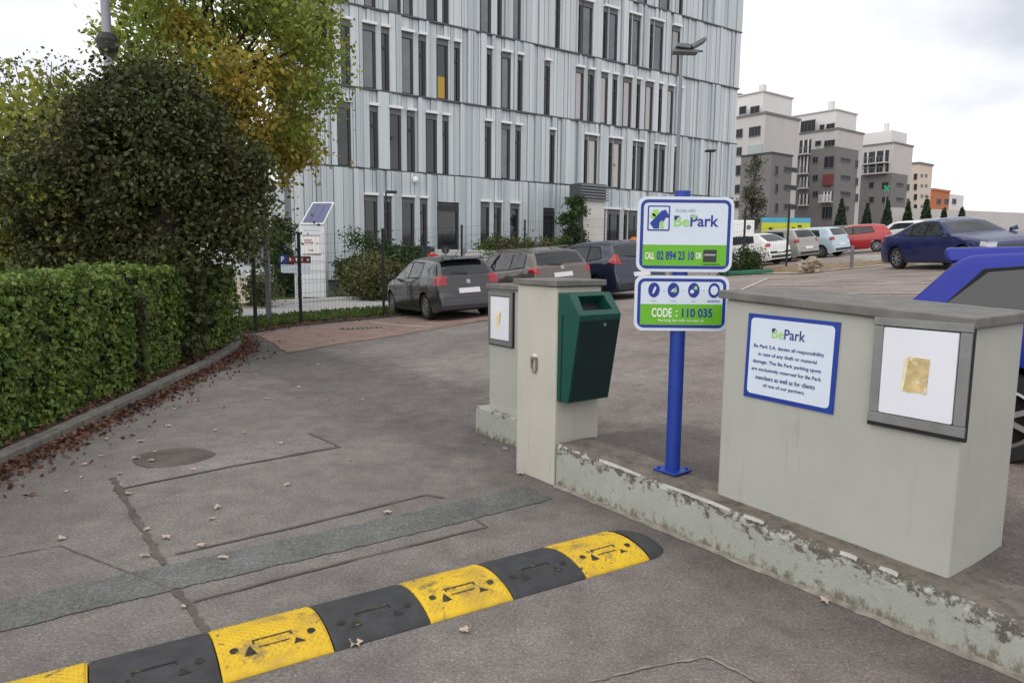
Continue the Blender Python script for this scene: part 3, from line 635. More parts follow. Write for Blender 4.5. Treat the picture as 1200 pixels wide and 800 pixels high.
MB().prism([(w-.17, -hh+.042), (w-.07, -hh+.042), (w-.07, -hh+.047), (w-.17, -hh+.047)], -.0024, -.0012).build('rule', M['shrub_leaf'], o)
o, w, hh = sign('code_sign', 'lower sign on the blue post with four round icons and code', 744.5, 322.5, 852, 388)
MB().prism([(-w+i_, -hh+i_), (w-i_, -hh+i_), (w-i_, -.005), (-w+i_, -.005)], -.0014, -.0002).build('green_panel', M['lime'], o)
for k, xc in enumerate((-.165, -.05, .07, .19)):
    ic = MB().prism(disc(xc, .078, .034, 22, .044), -.0016, -.0002).build('round_icon', M['blue_edge'], o)
    if k == 0: MB().prism([(xc-.012, .055), (xc+.002, .060), (xc+.014, .092), (xc+.004, .1), (xc-.004, .08)], -.0024, -.0014).build('icon_mark', M['sign_white'], ic)
    if k == 1:
        MB().prism([(xc-.018, .068), (xc-.002, .068), (xc+.008, .09), (xc-.004, .084)], -.0024, -.0014).build('icon_mark', M['sign_white'], ic); MB().prism([(xc+.0, .062), (xc+.02, .066), (xc+.014, .1)], -.0024, -.0014).build('icon_mark', M['lime_soft'], ic)
    if k == 2:
        MB().prism(disc(xc-.010, .070, .012, 12), -.0024, -.0014).build('icon_mark', M['sign_white'], ic); MB().prism([(xc-.002, .084), (xc+.02, .08), (xc+.018, .104), (xc+.004, .1)], -.0024, -.0014).build('icon_mark', M['lime_soft'], ic)
    if k == 3: MB().prism(disc(xc, .078, .022, 16, .027), -.0024, -.0014).build('icon_mark', M['sign_white'], ic)
    text(('PIN', 'SMS', 'CALL', 'RECEPTION')[k], xc-(.014, .018, .014, .036)[k], xc+(.014, .018, .014, .036)[k], .008, .019, -.0003, M['grey_print'] if k != 3 else M['blue'], o)
    if k < 3: MB().prism([(xc+.052, .074), (xc+.066, .074), (xc+.066, .078), (xc+.052, .078)], -.0016, -.0002).build('dash', M['grey_print'], o)
text('CODE', -.175, -.055, -.082, -.028, -.0014, M['white'], o, bold=.02); text(':', -.032, -.022, -.078, -.042, -.0014, M['white'], o); text('110 035', .005, .185, -.082, -.030, -.0014, M['blue_edge'], o, bold=.025)
text('Parking fee info on app at', -.135, .135, -.112, -.094, -.0014, M['white'], o)
# ------------------------------------------------------------------ speed bump
e_ = np.array([-.853, -.522]); m_ = np.array([-.522, .853])
B0 = G(762, 656)[:2]
sb_ = thing('speed_bump', 'rubber speed bump of yellow and black modules across the road', 'speed bump', (B0[0], B0[1], .0), math.atan2(e_[1], e_[0])+math.pi)
# local: +x = toward the wall (-e), y = m (away from camera); modules go to -x
ML, BWD, BH = .4245, .40, .056
def bump_h(y): t = y/BWD; return BH*min(1, max(0, math.sin(math.pi*t))**.62)+.004
def tread(x, y):
    u = (x+y)/.034; v = (x-y)/.034
    a = math.sin(math.pi*u)*math.sin(math.pi*v); return .0028*sm(.25, .55, abs(a))
def module(i, yellow):
    mb = MB(); nx_, ny_ = (96, 84) if yellow else (30, 40); vs = []; x1 = -i*ML-.003; x0 = x1-ML+.006
    for a in range(nx_+1):
        for b in range(ny_+1):
            x = x0+(x1-x0)*a/nx_; y = BWD*b/ny_; z = bump_h(y)
            ed = min(a, nx_-a)/nx_*ML
            if yellow and .03 < y < BWD-.03 and ed > .012: z += tread(x, y)
            if ed < .008: z -= .004
            vs.append((x, y, max(z, .004)))
    k = ny_+1; mb.add(vs, [(a*k+b, (a+1)*k+b, (a+1)*k+b+1, a*k+b+1) for a in range(nx_) for b in range(ny_)])
    lip = [(x0, 0, 0), (x1, 0, 0), (x1, 0, .004), (x0, 0, .004)]; mb.add(lip, [(0, 1, 2, 3)])
    for xe in (x0, x1):
        n = 14; mb.add([(xe, BWD*j/n, 0) for j in range(n+1)]+[(xe, BWD*j/n, max(.004, bump_h(BWD*j/n)-.004)) for j in range(n+1)], [(j, j+1, n+2+j, n+1+j) for j in range(n)])
    o = mb.build('yellow_module' if yellow else 'black_module', M['rubber_yellow'] if yellow else M['rubber_black'], sb_, smooth=not yellow)
    xc = (x0+x1)/2
    def P(x, y, lift=.0035): return (x, y, bump_h(y)+lift)
    for dx in (-.15, .15):                                           # bolt holes
        yb = .115; pts = [P(xc+dx+.017*math.cos(t), yb+.017*math.sin(t)) for t in np.linspace(0, 2*math.pi, 14, endpoint=False)]
        MB().poly(pts).build('bolt_hole', M['slot'], o)
    for dx, sg_ in ((-.095, 1), (.095, -1)):                         # triangular anchor slots
        MB().poly([P(xc+dx-.024, .07), P(xc+dx+.024, .07), P(xc+dx+.012*sg_, .098), P(xc+dx+.004*sg_, .122), P(xc+dx-.01, .10)]).build('anchor_slot', M['slot'], o)
    mb = MB()                                                          # outline of the reflector pocket
    for (xa, xb, ya, yb) in ((-.078, .078, .143, .151), (-.078, -.070, .128, .142), (.070, .078, .128, .142), (-.06, .06, .098, .104)):
        if not yellow and ya < .1: continue
        mb.add([P(xc+xa, ya), P(xc+xb, ya), P(xc+xb, yb), P(xc+xa, yb)], [(0, 1, 2, 3)])
    mb.build('reflector_pocket', M['slot'], o)
for i in range(8): module(i, i % 2 == 0)
mb = MB(); vs = []; n = 16; ny_ = 24                                   # rounded end cap
for a in range(n+1):
    for b in range(ny_+1):
        f = a/n; x = .003+.17*math.sin(f*math.pi/2); sc_ = math.cos(f*math.pi/2)*.96+.04; y = BWD*(.5+(b/ny_-.5)*(sc_**.55)); z = bump_h(BWD*b/ny_)*(1-f*.97)**.6
        vs.append((x, y, max(.003, z)))
k = ny_+1; mb.add(vs, [(a*k+b, (a+1)*k+b, (a+1)*k+b+1, a*k+b+1) for a in range(n) for b in range(ny_)]); mb.build('end_cap', M['rubber_black'], sb_, smooth=True)
# ------------------------------------------------------------------ hedge in three sections, post, litter
def hedge(name, label, a, b, depth, ht, n, core=True):
    a = np.array(a); b = np.array(b); L = np.linalg.norm(b-a); tx = (b-a)/L; nx_ = np.array([-tx[1], tx[0]])
    o = thing(name, label, 'hedge', (a[0], a[1], .07), math.atan2(tx[1], tx[0]), 'clipped hedge sections along the kerb')
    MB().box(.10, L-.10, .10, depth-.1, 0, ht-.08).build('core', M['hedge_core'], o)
    P = []; Nn = []; wav = lambda x, z: .045*math.sin(2.1*x+1.3*z)+.035*math.sin(5.3*x-3.1*z+1)
    for k in range(n):
        r = random.random()
        if r < .62: x = random.uniform(0, L); z = random.uniform(0, ht); P.append((x, wav(x, z)+abs(random.gauss(0, .05))-.02, z)); Nn.append((0, -1, .35))
        elif r < .86: x = random.uniform(0, L); y = random.uniform(0, depth); P.append((x, y, ht+wav(x, y)*.7-abs(random.gauss(0, .03))+(.06*random.random()**6))); Nn.append((0, -.2, 1))
        else: e = random.random() < .7; y = random.uniform(0, depth); z = random.uniform(0, ht); P.append(((L+wav(y, z)-.02) if e else .02, y, z)); Nn.append((1 if e else -1, 0, .3))
    P = np.array(P); Nn = np.array(Nn, float); hol = np.sin(P[:, 0]*7.3+P[:, 2]*2.1)*np.sin(P[:, 2]*9.1-P[:, 0]*3.3+1)+.6*np.sin(P[:, 0]*17+P[:, 2]*13)*np.sin(P[:, 2]*19-P[:, 0]*7); kp = (rng.random(len(P)) > np.clip(hol*.75-.1, 0, .8)) | (P[:, 1] > .25); P = P[kp]; Nn = Nn[kp]; zf = P[:, 2] > ht-.12; P[:, 1] += np.where(zf & (P[:, 1] < .1), .03, 0)
    leaves('leaves', P, .040, M['hedge_leaf'], o, Nn, asp=1.5)
    return o
hedge('hedge', 'long clipped green hedge nearest the camera on the left', (-3.86, 3.2), (-4.25, 7.72), 1.1, 1.27, 26000)
hedge('hedge', 'short clipped hedge section between dark round post and tree trunk', (-4.33, 8.2), (-4.46, 9.35), 1.0, 1.29, 8000)
hedge('hedge', 'clipped hedge section beyond the trunk ending near the wire fence', (-4.60, 10.0), (-4.74, 12.05), 1.0, 1.30, 9000)
# fallen leaves against the kerb, one mass
P = []
for k in range(5200):
    dd = random.uniform(0, tot); p, tv = along(KP, dd); nr = np.array([tv[1], -tv[0]]); w = abs(random.gauss(0, .085))*(1.3 if dd < 8.5 else 1.5)
    if random.random() < .05: w += random.random()*.5
    q_ = p+nr*(w+.01); P.append((q_[0], q_[1], ground(*q_)+.012+random.random()*.03*max(0, 1-w/.25)))
for k in range(2600):
    dd = random.uniform(2, tot); p, tv = along(KP, dd); nr = np.array([tv[1], -tv[0]]); q_ = p-nr*random.uniform(.14, .8); P.append((q_[0], q_[1], .085+random.random()*.03))
for k in range(2200):
    i = random.random()*(len(FEN)-1.01); a = np.array(FEN[int(i)]); b = np.array(FEN[int(i)+1]); p = a+(b-a)*(i % 1); q_ = p+np.array([random.gauss(-.1, .3), random.gauss(-.15, .3)]); P.append((q_[0], q_[1], ground(*q_)+.03+random.random()*.02))
tag(leaves('leaf_litter', np.array(P), .034, M['litter'], None, np.tile([0, 0, 1.], (len(P), 1)), asp=1.3), 'drift of red brown fallen leaves lying along the kerb', 'leaf litter', kind='stuff')
# single leaves on the asphalt
spots_ = [(72, 632), (100, 545), (140, 556), (160, 538), (182, 530), (178, 541), (78, 577), (118, 535), (125, 515), (165, 518), (198, 500), (252, 505), (286, 508), (227, 551), (336, 569), (254, 596), (248, 609), (196, 631), (172, 621), (236, 641), (262, 655), (170, 653), (453, 602), (215, 712), (545, 740), (416, 755), (967, 706), (385, 470), (425, 470), (300, 440), (350, 455), (262, 478), (312, 468), (232, 470), (205, 480), (480, 452), (520, 430), (372, 428), (610, 556), (566, 520), (592, 527), (150, 580), (95, 560), (410, 540), (330, 520)]
lm = None
for i, (u, v) in enumerate(spots_):
    if lm is None:
        mb = MB(); pts = []
        for k in range(11):
            a = 2*math.pi*k/11; r = (.030 if k % 2 == 0 else .015)*(1.0 if 2 < k < 9 else .8); pts.append((r*math.cos(a)*1.25, r*math.sin(a), .006+.010*abs(math.sin(a*1.5))))
        mb.add(pts+[(0, 0, .004)], [(k, (k+1) % 11, 11) for k in range(11)]); lm = mb.mesh('fallen_leaf', M['tan_leaf'])
    p = G(u, v); o = link('fallen_leaf', lm, None, (p[0], p[1], ground(p[0], p[1])+.004)); o.rotation_euler = (random.uniform(-.2, .2), random.uniform(-.2, .2), random.uniform(0, 6.3)); sc_ = random.uniform(.6, 1.15); o.scale = (sc_, sc_, sc_)
    tag(o, 'small dry tan leaf lying on the grey asphalt', 'leaf', 'single dry leaves on the asphalt')
# ------------------------------------------------------------------ trees and shrubs
def limb(mb, a, b, r0, r1, bend=.15, seg=4):
    a = Vector(a); b = Vector(b); P = [a]
    for i in range(1, seg): P.append(a.lerp(b, i/seg)+Vector((random.gauss(0, bend), random.gauss(0, bend), random.gauss(0, bend*.5))))
    P.append(b)
    for i in range(seg): mb.tube(P[i], P[i+1], r0+(r1-r0)*i/seg, r0+(r1-r0)*(i+1)/seg, n=7)
def tree(name, label, base, crown_c, crown_r, specs, trunk_r, nclump=60, cr=.5, group=None, limbs=14, cat='tree', shell=.55, size=.07, clip=None, trunk_top=None, lobes=None):
    """specs: list of (part name, material, count, chooser(clump centre, i)->bool)"""
    o = thing(name, label, cat, base, 0, group); c = np.array(crown_c)-np.array(base)
    n = sum(s[2] for s in specs); k = rng.normal(size=(nclump, 3)); k /= np.linalg.norm(k, axis=1)[:, None]; k *= (shell+(1-shell)*rng.random(nclump)**.5)[:, None]
    cc = c+k*np.array(crown_r)
    if lobes:
        w_ = np.array([l[2] for l in lobes], float); li = rng.choice(len(lobes), nclump, p=w_/w_.sum())
        cc = np.array([np.array(lobes[i][0])-np.array(base)+kk*np.array(lobes[i][1]) for i, kk in zip(li, k)])
    mb = MB(); tt_ = trunk_top or max(.5, c[2]-crown_r[2]*.35)
    limb(mb, (0, 0, -.1), (c[0]*.4, c[1]*.4, tt_), trunk_r, trunk_r*.62, .03)
    for q_ in cc[:limbs]: limb(mb, (c[0]*.4+random.gauss(0, .03), c[1]*.4, tt_*random.uniform(.75, 1.0)), tuple(q_), trunk_r*.42, .012, .12)
    mb.build('trunk', M['bark'], o, smooth=True)
    left = np.arange(nclump)
    for nm, m_l, cnt, ch in specs:
        sel = np.array([i for i in left if ch(cc[i]-c, i)])
        if len(sel) == 0: continue
        i = sel[rng.integers(0, len(sel), cnt)]; rr = cr*(.55+.9*((i*37 % 17)/17.))
        P = cc[i]+rng.normal(size=(cnt, 3))*.5*rr[:, None]*np.array([1, 1, .8])
        if clip: P = P[clip(P+np.array(base))]
        leaves(nm, P, size, m_l, o, asp=1.6)
    return o
tree('dark_leaved_tree', 'round dark olive green tree growing between the hedge sections', (-4.72, 9.75, .07), (-5.15, 10.4, 3.05), (1.62, 1.5, 1.62), [('olive_foliage', M['lemon_leaf'], 5000, lambda q_, i: q_[0] < -1.0 and i % 3 == 0), ('foliage', M['dark_leaf'], 80000, lambda q_, i: True)], .13, 260, .40, shell=.3, size=.046, limbs=40,
     lobes=[((-5.25, 10.5, 2.9), (1.2, 1.2, 1.1), 5), ((-6.4, 10.9, 2.5), (1.1, 1.0, 1.15), 3), ((-4.25, 10.5, 2.4), (.62, .8, .75), 1.6), ((-5.0, 10.4, 1.7), (1.15, .9, .55), 2.4), ((-5.3, 10.6, 3.65), (.8, .8, .55), 1.6), ((-7.0, 11.2, 1.6), (.8, .8, .7), 1.2)])
tree('dark_shrub', 'low dark shrub around the tree trunk in the hedge gap', (-4.62, 9.6, .07), (-4.65, 9.65, .8), (.2, .3, .75), [('foliage', M['dark_leaf'], 5000, lambda q_, i: True)], .04, 22, .3, cat='shrub', size=.06)
tree('maple_tree', 'tall green tree with a yellow patch behind the dark round tree', (-7.3, 15.4, .05), (-6.05, 15.2, 5.7), (2.25, 2.0, 3.3), [('yellow_foliage', M['yellow_leaf'], 15000, lambda q_, i: -.5 < q_[0] < 1.5 and -3 < q_[2] < .1 and (i % 5)), ('green_foliage', M['green_leaf'], 36000, lambda q_, i: not (-.5 < q_[0] < 1.5 and -3 < q_[2] < .1 and (i % 5)))],   .16, 150, .55, shell=.4, size=.072, limbs=34, clip=lambda P: (P[:, 2] > 3.35+.4*np.sin(P[:, 0]*9)) | (P[:, 0] < -6.2))
tree('yellowing_tree', 'broad yellow green tree at the left edge behind the dark tree', (-8.6, 13.6, .05), (-8.5, 13.4, 2.75), (2.0, 1.5, 1.9), [('foliage', M['lemon_leaf'], 16000, lambda q_, i: True)], .12, 90, .6, shell=.4, size=.09, limbs=22)
tree('bare_tree', 'thin tan tree almost bare of leaves far left', (-19.5, 30, 0), (-19.5, 30, 6.5), (2.2, 2, 3.4), [('foliage', M['olive_leaf'], 1800, lambda q_, i: True)], .12, 60, .5, limbs=50, size=.10)
tree('dark_shrub', 'dark shrub beside the green fence at the left edge', (-9.9, 11.4, .05), (-9.9, 11.4, 1.5), (1.2, 1.0, 1.4), [('foliage', M['dark_leaf'], 9000, lambda q_, i: True)], .05, 40, .45, cat='shrub')
tree('dark_shrub', 'slim dark dead looking shrub filling the gap between the first two hedges', (-4.33, 7.96, .07), (-4.38, 7.97, .68), (.10, .12, .58), [('foliage', M['dark_leaf'], 1500, lambda q_, i: True)], .03, 18, .16, cat='shrub', size=.045, limbs=8)
def shrub(label, x, y, rx, ry, rz, n, m_, size=.07, name='shrub', group='shrubs on the far lawn', base=None):
    z = (ground(x, y) if base is None else base)
    return tree(name, label, (x, y, z), (x, y, z+rz*.8), (rx, ry, rz), [('foliage', m_, n, lambda q_, i: True)], .04, max(14, int(26*rx)), .38, group, limbs=8, cat='shrub', shell=.5, size=size, trunk_top=rz*.4)
shrub('dark green shrub left of the white totem', -8.35, 25.2, .62, .7, 1.5, 8000, M['shrub_leaf'])
shrub('deep green shrub just right of the white totem', -5.3, 25.6, 1.2, .9, 1.25, 9000, M['shrub_leaf'])
shrub('olive yellow shrub in front of the green ones right of the totem', -4.75, 23.9, .95, .6, .95, 7000, M['olive_leaf'])
shrub('green shrub reaching the dark blue wall', -3.9, 26.2, 1.0, .8, 1.05, 7000, M['shrub_leaf'])
shrub('low green shrub behind the fence post beside the grey car', -3.6, 24.6, .75, .5, .65, 5000, M['shrub_leaf'])
shrub('olive sprig growing beside the grey gate post', -7.3, 20.4, .3, .3, .55, 1200, M['olive_leaf'])
# grass under the fence
P = []
for k in range(9000):
    i = random.random()*(len(FEN)-1.01); a = np.array(FEN[int(i)]); b = np.array(FEN[int(i)+1]); p = a+(b-a)*(i % 1); w = random.random(); q_ = p+np.array([-1.1*w-.05, 1.2*w+.15]); P.append((q_[0], q_[1], ground(*q_)+.02+random.random()*.10))
tag(leaves('grass', np.array(P), .045, M['grass'], None, np.tile([.6, -1., .2], (len(P), 1)), asp=3), 'narrow strip of short grass beyond the wire fence', 'grass', kind='stuff')
# ------------------------------------------------------------------ wire mesh fence
def fence(label, pts, hts, name='mesh_fence', back=0):
    x, y = pts[0]; g = ground(x, y); o = thing(name, label, 'fence', (x, y, g))
    for (px, py), h_ in zip(pts, hts):
        z = ground(px, py)-g; MB().box(px-x-.03, px-x+.03, py-y-.03, py-y+.03, z-.05, z+h_).build('fence_post', M['fence'], o)
    for (a, b, ha, hb) in zip(pts[:-1], pts[1:], hts[:-1], hts[1:]):
        a = np.array(a); b = np.array(b); L = np.linalg.norm(b-a); mb = MB(); za = ground(*a)-g; zb = ground(*b)-g
        def Q(t, z, ht): p = a+(b-a)*t; return Vector((p[0]-x, p[1]-y, za+(zb-za)*t+z*(ha+(hb-ha)*t-.12)+.06))
        for z in np.linspace(0, 1, 10): mb.tube(Q(.015, z, 0), Q(.985, z, 0), .0035, n=4)
        for t_ in np.linspace(.015, .985, max(4, int(L/.1))): mb.tube(Q(t_, 0, 0), Q(t_, 1, 0), .0022, n=3)
        mb.build('mesh_panel', M['fence'], o)
    return o
fence('black wire mesh fence on thin posts behind the parked cars', FEN[1:], [1.92, 2.03, 2.2, 2.3, 2.4, 2.4, 2.4])
gp = thing('gate_post', 'slim grey metal post standing beyond the first fence post', 'post', (-5.55, 15.9, .05)); MB().box(-.05, .05, -.05, .05, -.05, 2.45).build('shaft', M['galv'], gp, bevel=.004); MB().box(-.055, .055, -.055, .055, 2.452, 2.47).build('cap', M['fence'], gp)
fr_ = []
for u, v, Y in ((870, 312, 24.5), (921, 306, 25.5), (997.5, 307, 24.0)): pass
def at(u, Y):
    x = (u-600)/FPX*Y
    for _ in range(3): x = x+(u-proj((x, Y, ground(x, Y)))[0])/FPX*Y
    return (x, Y)
fence('black wire mesh fence on tall posts in front of the right hand cars', [at(852, 24.8), at(870, 25.2), at(921, 26.0)], [2.3, 2.35, 2.4])
# green fence at the far left
gf = thing('green_fence', 'dark green panel fence with a pale metal gate at far left', 'fence', (-13.2, 15.6, 0))
for k in range(6): MB().box(.62*k, .62*k+.60, 0, .04, 0, 2.05).build('panel', M['tarp'] if False else M['fence_green'] if 'fence_green' in M else M.setdefault('fence_green', mat('fence_green', (.012, .035, .028), .6)), gf)
gg = MB()
for a, b, c_, d_ in ((2.3, 3.1, 1.95, 2.0), (2.3, 2.35, 0, 1.94), (3.05, 3.1, 0, 1.94)): gg.box(a, b, -.08, -.03, c_, d_)
gg.build('gate_frame', M['galv'], gf)
# ------------------------------------------------------------------ totem, direction sign, left background
q0 = G(366, 350, .1); TY = 24.3
def tq(u, v, Y=TY): p = PY(u, v, Y); return p[0], p[2]
xL = tq(352, 300)[0]; xR = tq(381, 300)[0]; zT = tq(366, 263)[1]
t = thing('totem_sign', 'tall white totem sign topped with a tilted solar panel', 'totem', ((xL+xR)/2, TY, .05)); w = (xR-xL)/2; hT = zT-.05
MB().box(-w+.06, w, 0, .35, 0, hT).build('totem_body', M['totem'], t, bevel=.02)
MB().box(-w-.02, -w+.055, .04, .32, 0, hT-.02).build('side_fin', M['lintel'], t)
for z in (.62, .92, 1.25): MB().box(-w+.065, w-.005, -.004, -.001, z, z+.012).build('joint', M['header'], t)
MB().prism(rounded(-w+.10, w-.14, hT-1.0, hT-.42, .02), -.02, -.001).build('direction_board', M['white'], t)
MB().box(-w+.1, w-.14, -.014, -.001, hT-1.03, hT-1.005).build('board_edge', M['header'], t)
MB().box(-w+.1, w-.14, -.008, -.001, hT-.395, hT-.375).build('board_edge', M['header'], t)
for i, (a, b, z, m_) in enumerate(((.12, .40, .52, 'red_print'), (.13, .48, .60, 'red_print'), (.55, .62, .62, 'red_print'), (.28, .44, .86, 'red_print'))):
    for k in range(int((b-a)/.05)): MB().box(-w+.1+a-.06+k*.05, -w+.1+a-.06+k*.05+.032, -.024, -.0205, hT-z-.05, hT-z+.01).build('print_mark', M[m_], t)
for k in range(8): MB().box(-w+.16+k*.07, -w+.2+k*.07, -.006, -.001, hT-.22, hT-.19).build('print_mark', M['grey_print'], t)
# solar panel: lower edge over the front, upper edge leaning back to the right
p0, p1 = PY(352, 262.5, TY-.05), PY(379, 262.5, TY-.05); p2, p3 = PY(391.5, 237, TY+.55), PY(366.5, 237, TY+.55)
L_ = np.array(t.location); Q = [Vector(p-L_) for p in (p0, p1, p2, p3)]; nn = (Q[1]-Q[0]).cross(Q[3]-Q[0]).normalized()
MB().hexa([q_-nn*.07 for q_ in Q], Q).build('panel_tray', M['lintel'], t)
c_ = sum(Q, Vector())/4; I = [c_+(q_-c_)*.9+nn*.006 for q_ in Q]
MB().hexa([q_-nn*.004 for q_ in I], I).build('solar_panel', M['solar'], t)
for f in (.33, .66): MB().hexa([I[0].lerp(I[1], f)+nn*.001, I[0].lerp(I[1], f+.02)+nn*.001, I[3].lerp(I[2], f+.02)+nn*.001, I[3].lerp(I[2], f)+nn*.001], [I[0].lerp(I[1], f)+nn*.003, I[0].lerp(I[1], f+.02)+nn*.003, I[3].lerp(I[2], f+.02)+nn*.003, I[3].lerp(I[2], f)+nn*.003]).build('cell_line', M['navy'], t)
mb = MB()
for i in (0, 1): mb.tube(tuple(Q[i].lerp(c_, .2)-nn*.07), (Q[i].x*.8, .15, hT-.01), .03)
mb.build('panel_bracket', M['lintel'], t)
DY = 20.6; xa, za = tq(327, 300, DY); xb, zb = tq(364, 308.5, DY); x1, z1 = tq(329, 310, DY); x2, z2 = tq(364, 320, DY)
t = thing('parking_direction_sign', 'small two board direction sign with blue parking square and maroon strip', 'sign', ((xa+xb)/2, DY, .05)); ox = (xa+xb)/2
MB().box(xa-ox+.22, xb-ox, 0, .03, zb-.05, za-.05).build('maroon_board', M['maroon'], t)
MB().box(xa-ox, xa-ox+.216, -.004, .03, zb-.05-.02, za-.05+.03).build('parking_square', M['blue'], t)
text('P', xa-ox+.06, xa-ox+.15, zb-.05+.03, za-.05-.01, -.0045, M['white'], t, bold=.02)
for k, wd in enumerate((.07, .05, .08, .06, .04)): MB().box(xa-ox+.30+k*.09, xa-ox+.30+k*.09+wd*.6, -.003, -.0005, zb+.01, zb+.10).build('print_mark', M['red_print'] if k % 2 else M['lintel'], t)
MB().box(xb-ox-.10, xb-ox-.05, -.003, -.0005, zb+.02, zb+.08).build('print_mark', M['lintel'], t)
MB().box(x1-ox, x2-ox, 0, .03, z2-.05, z1-.05).build('white_board', M['sign_white'], t)
for k in range(6): MB().box(x1-ox+.25+k*.05, x1-ox+.28+k*.05, -.003, -.0005, z2+.05, z2+.08).build('print_mark', M['grey_print'], t)
for u in (346, 351.5): px_ = tq(u, 320, DY)[0]-ox; MB().box(px_-.035, px_+.035, .032, .09, 0, za-.1).build('sign_leg', M['lintel'], t)
# paved ramp and low building at the left gap
sheet('path', [(xy(255, 362), xy(312, 362), xy(306, 330, .0), xy(262, 330, .0))], M['wall_white'] if False else M['path_tan'] if 'path_tan' in M else M.setdefault('path_tan', mat('path_tan', (.36, .31, .25), .9, var=.12, scale=2)), dz=.035, step=1.)
t = thing('side_building', 'pale low building wing seen in the gap under the dark tree', 'building', (-17.5, 37, 0))
MB().box(0, 9.0, 0, 5, -.1, 5.2).build('wall', M['apt_light'], t)
for k in range(6): MB().box(.02, 8.98, -.05, -.003, .5+.75*k, 1.2+.75*k).build('cladding_panel', M['clad_a'], t)
MB().box(3.4, 4.6, -.09, -.052, .9, 2.1).build('window', M['header'], t)
t = thing('bicycle_rack', 'white ladder like bicycle rack on the tan path behind the fence', 'bicycle rack', (-9.3, 25.4, 0.03), R(62))
for k in range(8): 
    mb = MB(); mb.tube((k*.45, 0, 0), (k*.45, 0, .75), .03, n=6); mb.tube((k*.45, 0, .75), (k*.45, .45, .75), .03, n=6); mb.tube((k*.45, .45, .75), (k*.45, .45, 0), .03, n=6); mb.build('hoop', M['lintel'], t)
mb = MB(); mb.tube((-.1, 0, .04), (3.3, 0, .04), .03); mb.tube((-.1, .45, .04), (3.3, .45, .04), .03); mb.build('rail', M['galv'], t)
# ------------------------------------------------------------------ big glass and metal office building
def hit(u, Y): q_ = PY(u, 298, Y); return np.array(q_[:2])
PA, PB = np.array([-7.8, 32.]), np.array([11., 45.]); fdir = (PB-PA)/np.linalg.norm(PB-PA); nout = np.array([fdir[1], -fdir[0]])
def sU(u, z):                        # distance along the façade of photo column u at height z
    lo, hi = -8., 42.
    for _ in range(40):
        m2 = (lo+hi)/2; p = PA+fdir*m2
        if proj((p[0], p[1], z))[0] < u: lo = m2
        else: hi = m2
    return lo
sL = sU(334, 12); sR = sU(863.5, 12); LEN = sR-sL
org = PA+fdir*sL
ob = thing('office_building', 'large office building clad in pale vertical metal strips with narrow windows', 'office building', (org[0], org[1], 0), math.atan2(fdir[1], fdir[0]))
LV = [.35, 5.42, 8.92, 12.42, 15.92, 19.42, 22.92]
dl = -8.0
MB().hexa([(.02, .02, -.5), (LEN-.02, .02, -.5), (LEN-.02, 14, -.5), (dl*-.45, 14, -.5)], [(.02, .02, 23.4), (LEN-.02, .02, 23.4), (LEN-.02, 14, 23.4), (dl*-.45, 14, 23.4)]).build('wall', M['clad_dark'], ob)
MB().hexa([(-.1, -.16, 23.4), (LEN+.1, -.16, 23.4), (LEN+.1, 14.1, 23.4), (3.5, 14.1, 23.4)], [(-.1, -.16, 23.9), (LEN+.1, -.16, 23.9), (LEN+.1, 14.1, 23.9), (3.5, 14.1, 23.9)]).build('roof', M['roof_grey'], ob)
WIN = {
 0: [(427, 441, 'g'), (448.5, 457.5, 'n'), (470, 484, 'g'), (490.5, 499, 'n'), (512, 536, 'D'), (561, 572, 'g'), (578, 585.5, 'n'), (596, 606, 'g'), (635, 648, 'D'), (703, 707, 'n'), (709, 724, 'g'), (729, 733, 'n'), (735, 748, 'g'), (764, 776, 'g')],
 1: [(394, 410, 'g'), (432.5, 441.5, 'n'), (455, 469, 'g'), (476.5, 485, 'n'), (498, 510.5, 'g'), (517, 524.5, 'n'), (567, 574, 'n'), (585, 596, 'b'), (602, 609, 'n'), (642, 648, 'n'), (683, 687, 'n'), (688, 698, 'l'), (711.5, 716, 'n'), (717, 726, 'l'), (739, 743, 'n'), (744, 752, 'g'), (764, 768, 'n'), (769, 777, 'g'), (787, 791, 'n')],
 2: [(399, 409, 'n'), (424, 439, 'b'), (446, 454.5, 'n'), (469, 483, 'b'), (490, 497.5, 'n'), (511, 523.5, 'y'), (530.5, 537.5, 'n'), (568, 574.5, 'n'), (586.5, 597, 'b'), (604, 610.5, 'n'), (637, 643, 'n'), (673, 682, 'l'), (688, 694, 'n'), (701.5, 710.5, 'l'), (716, 721.5, 'n'), (729, 738, 'l'), (743, 748.5, 'n'), (755, 763, 'l'), (769, 774, 'n'), (780.5, 787, 'l'), (792, 797, 'n')],
 3: [(394, 406.5, 'b'), (425, 438, 'b'), (453, 468, 'b'), (471, 482, 'b'), (498, 511, 'g'), (517, 524, 'n'), (562, 574, 'b'), (581, 587, 'n'), (599, 609, 'b'), (649, 655, 'n'), (676.5, 680.5, 'n'), (681.5, 692.5, 'b'), (706, 710, 'n'), (711, 722, 'b'), (734, 738, 'n'), (739, 748, 'b'), (760, 764, 'n'), (765, 775, 'b'), (786, 795, 'l')],
 4: [(400, 412, 'b'), (430, 442, 'b'), (470, 482, 'b'), (520, 530, 'b'), (570, 580, 'n'), (600, 611, 'b'), (640, 648, 'n'), (690, 704, 'b'), (718, 732, 'b'), (746, 757.5, 'b'), (772, 784, 'b'), (794.5, 799, 'n')],
 5: [(420, 432, 'b'), (480, 492, 'b'), (560, 570, 'b'), (620, 630, 'b'), (700, 710, 'b'), (740, 750, 'b')]}
UNIT = {}
